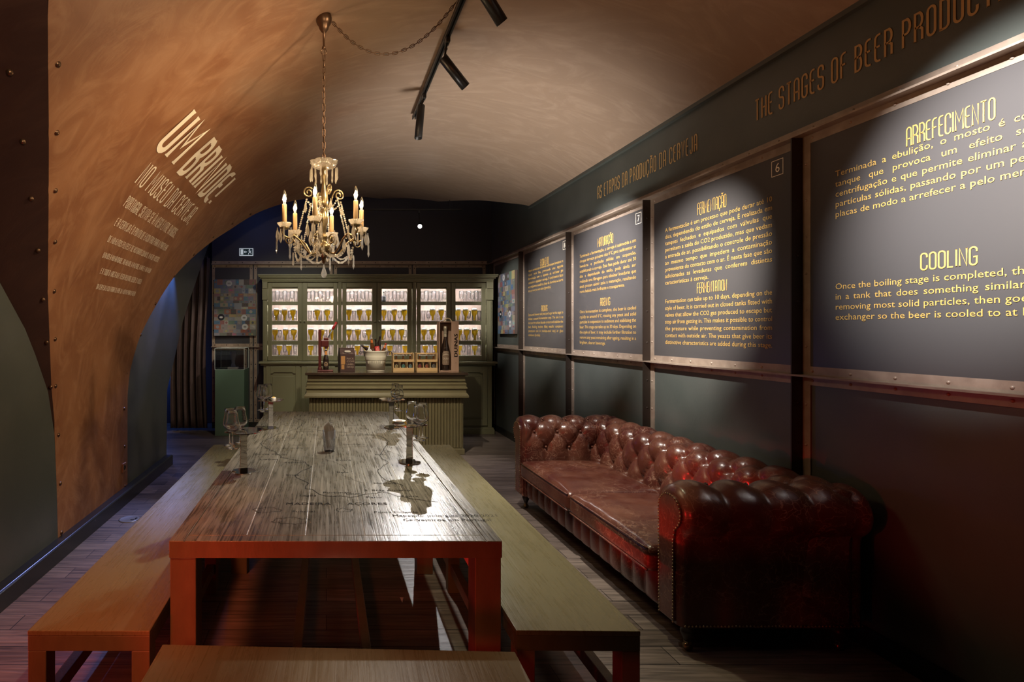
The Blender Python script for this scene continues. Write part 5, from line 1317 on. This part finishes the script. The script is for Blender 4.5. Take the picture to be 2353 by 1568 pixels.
RC = .262; PH0 = -11.5
for k in range(6):
    a = math.radians(-90 + PH0 + 60 * k + (0)); ca, sa = math.cos(a), math.sin(a)
    pos = lambda r, z, dl=0.: (cx + r * ca - dl * sa, cy + r * sa + dl * ca, z)
    zc = Z(530)
    # S-shaped arm from the bowl out to the cup
    path = [(.035, Z(574)), (.06, Z(584)), (.09, Z(586)), (.125, Z(574)), (.16, Z(556)), (.20, Z(545)), (.235, Z(552)), (.262, Z(548)), (.276, Z(540)), (RC, Z(531))]
    pts = []
    for (r0, z0), (r1, z1) in zip(path, path[1:]): pts += [pos(r0 + (r1 - r0) * j / 4, z0 + (z1 - z0) * j / 4) for j in range(4)]
    pts.append(pos(*path[-1])); mb = MB(); mb.tube(pts, .0062, 8)
    sp = [(.235 + .03 * (1 - j / 22) * math.cos(j * .45 + 2.6), Z(556) + .03 * (1 - j / 22) * math.sin(j * .45 + 2.6)) for j in range(18)]; mb.tube([pos(*q) for q in sp], .0042, 7)
    sp = [(.07 + .035 * (1 - j / 26) * math.cos(1.2 + j * .42), Z(553) + .035 * (1 - j / 26) * math.sin(1.2 + j * .42)) for j in range(20)]; mb.tube([pos(*q) for q in sp], .0042, 7)
    mb.build('arm', M_BRASS, t)
    mb = MB(); mb.lathe([(0, zc - .012), (.014, zc - .010), (.03, zc - .002), (.033, zc + .002), (.012, zc + .006), (0, zc + .006)], 20, pos(RC, 0)); mb.build('cup', M_BRASS, t)
    mb = MB(); mb.lathe([(.012, zc + .004), (.028, zc + .006), (.045, zc + .030), (.043, zc + .031), (.027, zc + .010), (.012, zc + .008)], 36, pos(RC, 0), rmod=lambda a: 1 + .09 * abs(math.sin(a * 4))); mb.build('drip_dish', M_CRYSTAL, t)
    mb = MB(); mb.lathe([(0, zc + .006), (.0145, zc + .006), (.015, zc + .06), (.0145, zc + .148), (.011, zc + .152), (0, zc + .152)], 16, pos(RC, 0)); cdl = mb.build('candle', M_CANDLE, t)
    zb = zc + .152
    mb = MB(); mb.lathe([(.008, zb), (.009, zb + .008), (.017, zb + .032), (.0175, zb + .042), (.012, zb + .066), (.004, zb + .086), (0, zb + .09)], 16, pos(RC, 0)); mb.build('bulb', thin_glass('bulb_glass', (1, .95, .85), 1), cdl, org=ORGC)
    mb = MB(); mb.lathe([(0, zb + .016), (.005, zb + .02), (.0078, zb + .034), (.006, zb + .052), (0, zb + .064)], 10, pos(RC, 0)); mb.build('filament', M_BULB, cdl, org=ORGC)
    lamp('candle_light', 'POINT', pos(RC, zb + .04), 8.0, (1, .74, .46), None, .015)
    for j in range(5):
        b_ = a + j * 2 * PI / 5; q = pos(RC, 0); crystal('leaf' if j % 2 == 0 else 'drop', (q[0] + .045 * math.cos(b_), q[1] + .045 * math.sin(b_), zc + .022 - .02), .95)
    crystal('drop', pos(.312, Z(552)), 1.05); crystal('leaf', pos(.17, Z(553)), 1.0); crystal('drop', pos(.205, Z(583)), 1.0); crystal('leaf', pos(.09, Z(533)), 1)
    mb = MB(); a2 = a + PI / 3
    beads(mb, pos(.20, Z(566)), (cx + .20 * math.cos(a2), cy + .20 * math.sin(a2), Z(566)), .09, 20)
    beads(mb, pos(.012, Z(474)), pos(.115, Z(462)), .035, 10, .0055)
    beads(mb, pos(.115, Z(462)), pos(.185, Z(555)), -.0, 20, .0055)
    beads(mb, pos(.05, Z(572)), pos(.20, Z(566)), .07, 14, .0055)
    mb.build('bead_string', M_CRYSTAL, t)
for k in range(4):                                                 # upper scroll brackets
    a = math.radians(20 + 90 * k); ca, sa = math.cos(a), math.sin(a)
    pos = lambda r, z: (cx + r * ca, cy + r * sa, z)
    pts = [pos(.014, Z(478)), pos(.03, Z(474)), pos(.05, Z(462)), pos(.06, Z(448)), pos(.075, Z(438))]
    pts += [pos(.104 + .036 * (1 - j / 30) * math.cos(2.4 - j * .42), Z(446) + .036 * (1 - j / 30) * math.sin(2.4 - j * .42)) for j in range(24)]
    mb = MB(); mb.tube(pts, .0048, 7); mb.build('scroll', M_BRASS, t); crystal('leaf', pos(.125, Z(466)), .8)
mb = MB(); zt = Z(608); mb.lathe([(0, zt), (.004, zt - .002), (.004, zt - .012), (.010, zt - .03), (.019, zt - .056), (.020, zt - .068), (.014, zt - .082), (0, zt - .088)], 20, (cx, cy, 0)); mb.build('crystal_ball', M_CRYSTAL, t)
for k in range(8): a = 2 * PI * k / 8; crystal('leaf', (cx + .06 * math.cos(a), cy + .06 * math.sin(a), Z(566)), .8)

# ------------------------------------------------------------------ track, spotlights, swag chain
TRX, TRZ = .87, 3.725
t = thing('lighting_track', 'thin dark lighting track along the crown of the vault', 'track', (TRX, 3.2, TRZ))
mb = MB(); mb.box((TRX - .018, .8, TRZ - .012), (TRX - .006, 5.28, TRZ + .02)); mb.box((TRX + .006, .8, TRZ - .012), (TRX + .018, 5.28, TRZ + .02)); mb.box((TRX - .018, .8, TRZ + .012), (TRX + .018, 5.28, TRZ + .022)); mb.build('rail', M_BLACKM, t)
for y in (1.4, 3.0, 4.6):
    mb = MB(); mb.lathe([(0, TRZ + .02), (.006, TRZ + .02), (.006, 3.80), (0, 3.80)], 8, (TRX, y, 0)); mb.build('hanger', M_BLACKM, t)


def spot(label, top, a, b, r=.034, on=False, drop_=.10):
    """track spotlight: adapter at top, cylinder running from a to b"""
    top, a, b = Vector(top), Vector(a), Vector(b)
    t = thing('spotlight', label, 'spotlight', tuple(top), 0, 'track spotlights')
    mb = MB(); mb.box((top.x - .015, top.y - .035, top.z - .04), (top.x + .015, top.y + .035, top.z)); mb.build('adapter', M_BLACKM, t, bevel=.003)
    d = (b - a).normalized(); k = a + d * .02
    mb = MB(); mb.tube([top - Vector((0, 0, .03)), top.lerp(k, .5), k], .008, 8); mb.sphere(top.lerp(k, .5), .014, 8, 6); mb.build('swivel', M_BLACKM, t)
    L_ = (b - a).length; Mx = Vector((0, 0, 1)).rotation_difference(d).to_matrix()
    mb = MB(); mb.lathe([(0, 0), (r * .96, 0), (r, .004), (r, L_), (r * .88, L_), (r * .8, L_ - .03), (0, L_ - .032)], 28, a, True, Mx); hd = mb.build('lamp_head', M_BLACKM, t)
    mb = MB(); mb.lathe([(0, L_ - .028), (r * .72, L_ - .028), (r * .72, L_ - .024), (0, L_ - .024)], 20, a, True, Mx); mb.build('lens', emit('lit_lens', (1, .95, .9), 60 if on else 8) if on else mat('dark_lens', (.1, .1, .1), .1), hd, org=tuple(top))
    return t


spot('farthest black track spotlight, hanging straight down', (TRX, 4.73, TRZ - .012), P(968, 243, 4.73), P(961, 318, 4.70))
spot('middle black track spotlight, tilted towards the right wall', (TRX, 3.82, TRZ - .012), P(1017, 132, 3.80), P(1070, 200, 3.86))
spot('nearest black track spotlight, cut off by the top of the picture', (TRX, 2.98, TRZ - .012), P(1085, -60, 2.98), P(1154, 52, 3.06))
t = thing('swag_chain', 'sagging chain looped from the chandelier rose to the track', 'chain', (.4, 3.43, 3.5))
xx, zz = vault(math.acos((cx - CX) / RL)); p, q = Vector((cx + .056, 3.43, zz - .030)), Vector((TRX - .03, 3.40, TRZ - .0))
mb = MB(); L0 = []
for i in range(401):
    s_ = i / 400; c = p.lerp(q, s_); c.z -= .27 * 4 * s_ * (1 - s_) * (1 - .15 * (s_ - .5)); L0.append(c)
acc = 0; prev = L0[0]; k = 0; nxt = .015
for i in range(1, 401):
    acc += (L0[i] - prev).length; prev = L0[i]
    if acc >= nxt and i < 397:
        d = (L0[min(i + 3, 400)] - L0[i - 3]).normalized(); Mx = Vector((0, 0, 1)).rotation_difference(d).to_matrix(); link(mb, L0[i], .036, .0085, .0022, .4 + (k % 2) * PI / 2, Mx); k += 1; nxt += .029
mb.build('chain_links', M_BRONZE, t)
mb = MB(); mb.tube(L0[::8], .002, 5); mb.build('cord', M_BLACKM, t)

# rear rail with the lit spotlight
t = thing('lighting_track', 'thin lighting rail high across the rear of the room', 'track', (1.2, 8.2, 3.50))
mb = MB(); mb.box((-.6, 8.185, 3.475), (2.1, 8.215, 3.50)); mb.build('rail', M_BLACKM, t)
mb = MB(); mb.box((-.5, 8.195, 3.50), (-.49, 8.205, 3.96)); mb.box((1.9, 8.195, 3.50), (1.91, 8.205, 3.96)); mb.build('hanger', M_BLACKM, t)
ltop = Vector((1.43, 8.2, 3.475)); lb = Vector((1.425, 8.10, 3.205)); ld_ = (Vector((.2, 2.95, .76)) - lb).normalized()
spot('lit spotlight shining from the rear rail towards the table', ltop, lb - ld_ * .14, lb + ld_ * .0, .04, True)

# ------------------------------------------------------------------ exit sign, collages, display case, curtain, sockets
t = thing('exit_sign', 'green and white exit sign with arrow and running figure', 'sign', (P(566, 579.5, 8.83).x, 8.83, P(566, 579.5, 8.83).z), local=True)
mb = MB(); mb.box((-.115, -.012, -.062), (.115, .008, .062)); M_EXIT = emit('glowing_sign_white', (.62, .68, .75), .55); mb.build('frame', M_EXIT, t, bevel=.002)  # white sign plastic given a faint glow to brighten it
mb = MB(); mb.box((-.104, -.0135, -.051), (.104, -.012, .051)); mb.build('panel', mat('exit_green', (.025, .10, .075), .4), t)
mb = MB(); y = -.0142
R_ = lambda a, b, c, d: mb.add([(a, y, c), (b, y, c), (b, y, d), (a, y, d)], [[0, 1, 2, 3]])
R_(-.092, -.048, -.043, .043); R_(-.025, .012, -.006, .006); mb.add([(-.04, y, 0), (-.02, y, .02), (-.012, y, .02), (-.026, y, 0), (-.012, y, -.02), (-.02, y, -.02)], [[0, 1, 2, 3], [0, 3, 4, 5]])


def stick(a, b, w_):
    a, b = Vector(a), Vector(b); d = (b - a).normalized(); nn = Vector((-d.y, d.x)) * w_ / 2
    mb.add([((a + nn).x, y, (a + nn).y), ((b + nn).x, y, (b + nn).y), ((b - nn).x, y, (b - nn).y), ((a - nn).x, y, (a - nn).y)], [[0, 1, 2, 3]])


stick((.058, .022), (.064, -.010), .018); stick((.062, -.008), (.042, -.018), .010); stick((.042, -.016), (.038, -.042), .009); stick((.064, -.008), (.080, -.024), .010); stick((.080, -.022), (.094, -.018), .008)
stick((.058, .02), (.040, .012), .008); stick((.040, .012), (.032, .020), .007); stick((.060, .018), (.078, .008), .008); stick((.078, .008), (.086, .020), .007)
n = 12; mb.add([(.054 + .010 * math.cos(2 * PI * k / n), y, .036 + .010 * math.sin(2 * PI * k / n)) for k in range(n)], [list(range(n))])
mb.build('pictogram', M_EXIT, t, fix=False)

M_COLL = attr_mat('collage_print', .35)
PAL = [tuple(.62 * (v * .62 + sum(c) / 3 * .38) for v in c) for c in [(.35, .30, .30), (.20, .22, .34), (.45, .36, .22), (.40, .12, .12), (.12, .14, .20), (.30, .33, .40), (.10, .18, .38), (.50, .46, .40), (.22, .26, .20), (.42, .22, .20), (.55, .45, .10), (.14, .10, .10), (.16, .30, .20), (.48, .14, .06), (.06, .22, .42)]]


def collage(t, W_, H_, fn, seed):
    rnd = random.Random(seed); mb = MB(); q = lambda u0, u1, v0, v1, d, c: mb.add([fn(u0, v0, d), fn(u1, v0, d), fn(u1, v1, d), fn(u0, v1, d)], [[0, 1, 2, 3]], False, c)
    z = 0; 
    while z < H_ - .01:
        h = min(rnd.uniform(.04, .085), H_ - z); h = H_ - z if H_ - z - h < .04 else h; x = 0
        while x < W_ - .01:
            wd = min(rnd.uniform(.045, .13), W_ - x); wd = W_ - x if W_ - x - wd < .04 else wd
            c = rnd.choice(PAL); q(x, x + wd, z, z + h, 0, c); dk = tuple(min(1, max(0, v * rnd.choice((.4, 1.7)))) for v in c)
            for i in range(rnd.randint(1, 3)):
                a, b = sorted((rnd.uniform(.12, .88), rnd.uniform(.12, .88))); e = rnd.uniform(.2, .75); q(x + wd * a, x + wd * b, z + h * e, z + h * (e + rnd.uniform(.06, .16)), .0005, dk)
            if rnd.random() < .35:
                r = min(wd, h) * .33; cx_, cz_ = x + wd / 2, z + h / 2; n = 16; cc = rnd.choice(PAL)
                mb.add([fn(cx_ + r * math.cos(2 * PI * k / n), cz_ + r * math.sin(2 * PI * k / n), .0008) for k in range(n)], [list(range(n))], False, cc)
            x += wd
        z += h
    for u, v, r, c in ((.17, .33, .055, (.02, .02, .03)), (.72, .32, .05, (.5, .5, .52)), (.74, .16, .05, (.5, .5, .5)), (.36, .93, .05, (.42, .42, .42))):
        n = 22; mb.add([fn(W_ * u + r * math.cos(2 * PI * k / n), H_ * v + r * math.sin(2 * PI * k / n), .0012) for k in range(n)], [list(range(n))], False, c)
        mb.add([fn(W_ * u + r * .5 * math.cos(2 * PI * k / n), H_ * v + r * .3 * math.sin(2 * PI * k / n), .0016) for k in range(n)], [list(range(n))], False, tuple(.5 - x * .6 for x in c))
    mb.build('label_collage', M_COLL, t, fix=False)


t = thing('collage_board', 'collage board of coloured beer labels on the rear wall by the curtain', 'artwork', (-1.51, 8.80, 2.0), local=True)
mb = MB(); mb.box((-.345, -.035, -.465), (.345, .032, .465)); mb.build('backing', M_BLACK, t)
collage(t, .69, .93, lambda u, v, d: (-.345 + u, -.0356 - d, -.465 + v), 3)
t = thing('collage_board', 'collage board of coloured beer labels on the right wall by the cabinet', 'artwork', (WXR - .03, 7.98, 2.03), local=True)
mb = MB(); mb.box((-.020, -.37, -.46), (.0205, .37, .46)); mb.build('backing', mat('brown_board_edge', (.08, .06, .05), .5), t)
collage(t, .74, .92, lambda u, v, d: (-.0206 - d, .37 - u, -.46 + v), 11)

t = thing('display_plinth', 'tall green display plinth left of the cabinet', 'plinth', (-1.49, 8.40, 0), local=True)
mb = MB(); mb.box((-.225, -.235, 0), (.225, .235, 1.018)); mb.build('body', mat('plinth_green_paint', (.085, .15, .11), .5), t, bevel=.003)
t = thing('glass_case', 'clear glass display case on the green plinth', 'case', (-1.49, 8.40, 1.0185), local=True)
for nm, (a, b) in (('front_pane', ((-.225, -.232), (.225, -.232))), ('rear_pane', ((-.225, .232), (.225, .232))), ('left_pane', ((-.225, -.232), (-.225, .232))), ('right_pane', ((.225, -.232), (.225, .232)))):
    mb = MB(); mb.add([(*a, 0), (*b, 0), (*b, .33), (*a, .33)], [[0, 1, 2, 3]]); mb.build(nm, thin_glass('case_glass', (.88, .94, .92), 1.4), t)
mb = MB(); mb.add([(-.225, -.232, .33), (.225, -.232, .33), (.225, .232, .33), (-.225, .232, .33)], [[0, 1, 2, 3]]); mb.build('top_pane', MATS['case_glass'], t)
M_EDGE = mat('polished_glass_edge', (.72, .86, .84), .25)
mb = MB(); e = .0022
for x in (-.225, .225):
    for y in (-.232, .232): mb.box((x - e, y - e, 0), (x + e, y + e, .33))
    for z in (0, .33): mb.box((x - e, -.232, z - e + (e if z == 0 else 0)), (x + e, .232, z + e))
for y in (-.232, .232):
    for z in (0, .33): mb.box((-.225, y - e, z - e + (e if z == 0 else 0)), (.225, y + e, z + e))
mb.build('edges', M_EDGE, t)
px = P(536, 820, 8.4).x
t = thing('weizen_glass', 'tall shaped beer glass inside the glass display case', 'glass', (px, 8.4, 1.048), local=True)
mb = MB(); mb.lathe([(0, 0), (.040, 0), (.038, .012), (.026, .06), (.030, .11), (.046, .17), (.050, .215), (.049, .24), (.047, .24), (.048, .215), (.044, .17), (.027, .11), (.02, .03), (0, .028)], 24); mb.build('bowl', thin_glass('display_glass', (.92, .93, .95), 2.2, (1, .97, 1), .28), t)  # milky translucency stands in for light caught in the glass
t = thing('glass_stand', 'small white stand under the glass in the display case', 'stand', (px, 8.4, 1.0185), local=True)
mb = MB(); mb.cbox((0, 0, .013), (.16, .12, .0255)); mb.build('block', M_WHITEP, t, bevel=.002)

t = thing('curtain', 'dark brown floor-length curtain beside the rear wall', 'curtain', (-2.2, 8.58, 0))
rows = []
for i in range(16):
    z = .045 + 2.75 * i / 15; r_ = []
    for k in range(141):
        s_ = k / 140; x = -2.52 + .60 * s_ * (1 - .06 * math.sin(i * .3)); ph = s_ * 2 * PI * 5.5 + .25 * math.sin(i * .45)
        r_.append((x + .012 * math.sin(ph * 2), 8.58 - .055 * math.sin(ph) * (.75 + .25 * (1 - i / 15)) + .012 * math.sin(ph * 2.7 + i * .2), z + .01 * math.sin(ph)))
    rows.append(r_)
mb = MB(); mb.grid(rows); o = mb.build('drape', mat('brown_velvet', (.070, .044, .040), .55, col2=(.05, .032, .03), nscale=8), t, fix=False); sm = o.modifiers.new('thick', 'SOLIDIFY'); sm.thickness = .006
mb = MB(); mb.tube([(-2.6, 8.58, 2.82), (-1.91, 8.58, 2.82)], .012, 10); mb.build('rod', M_BLACKM, t)

t = thing('floor_socket', 'round grey floor socket cover beside the left bench', 'socket', (P(297, 1194, 4.53).x, 4.53, 0), local=True)
mb = MB(); mb.lathe([(0, .004), (.07, .004), (.078, .006), (.085, .004), (.085, 0)], 40); mb.build('lid', mat('grey_socket_metal', (.22, .22, .23), .35, .4), t)
mb = MB(); mb.cbox((.035, -.025, .0055), (.03, .012, .003)); mb.cbox((.055, .01, .0055), (.012, .028, .003)); mb.build('latch', M_BLACKM, t)
t = thing('wall_outlet', 'copper-coloured wall outlet low on the left pier', 'outlet', (WXL, 5.05, .31), local=True)
mb = MB(); mb.box((0, -.042, -.042), (.012, .042, .042)); mb.build('plate', mat('copper_plate', (.36, .18, .09), .4, .3), t, bevel=.003)
mb = MB(); mb.lathe([(0, .0125), (.019, .0125), (.021, .0145), (.023, .0125)], 20, (0, 0, 0), True, Matrix.Rotation(PI / 2, 3, 'Y')); mb.build('plug_hole', M_BLACKM, t)
t = thing('floor_glint', 'tiny white painted scrap on the floor under the table', 'paper', (P(925, 1380, 3.163).x, 3.163, 0.0), local=True)
mb = MB(); mb.add([(-.006, -.03, .001), (.01, .03, .002), (-.012, .03, .003), (0, .0, .004)], [[0, 1, 3], [1, 2, 3], [2, 0, 3]]); mb.build('glint', M_WHITEP, t, fix=False)  # white sliver standing in for a glint on the floor
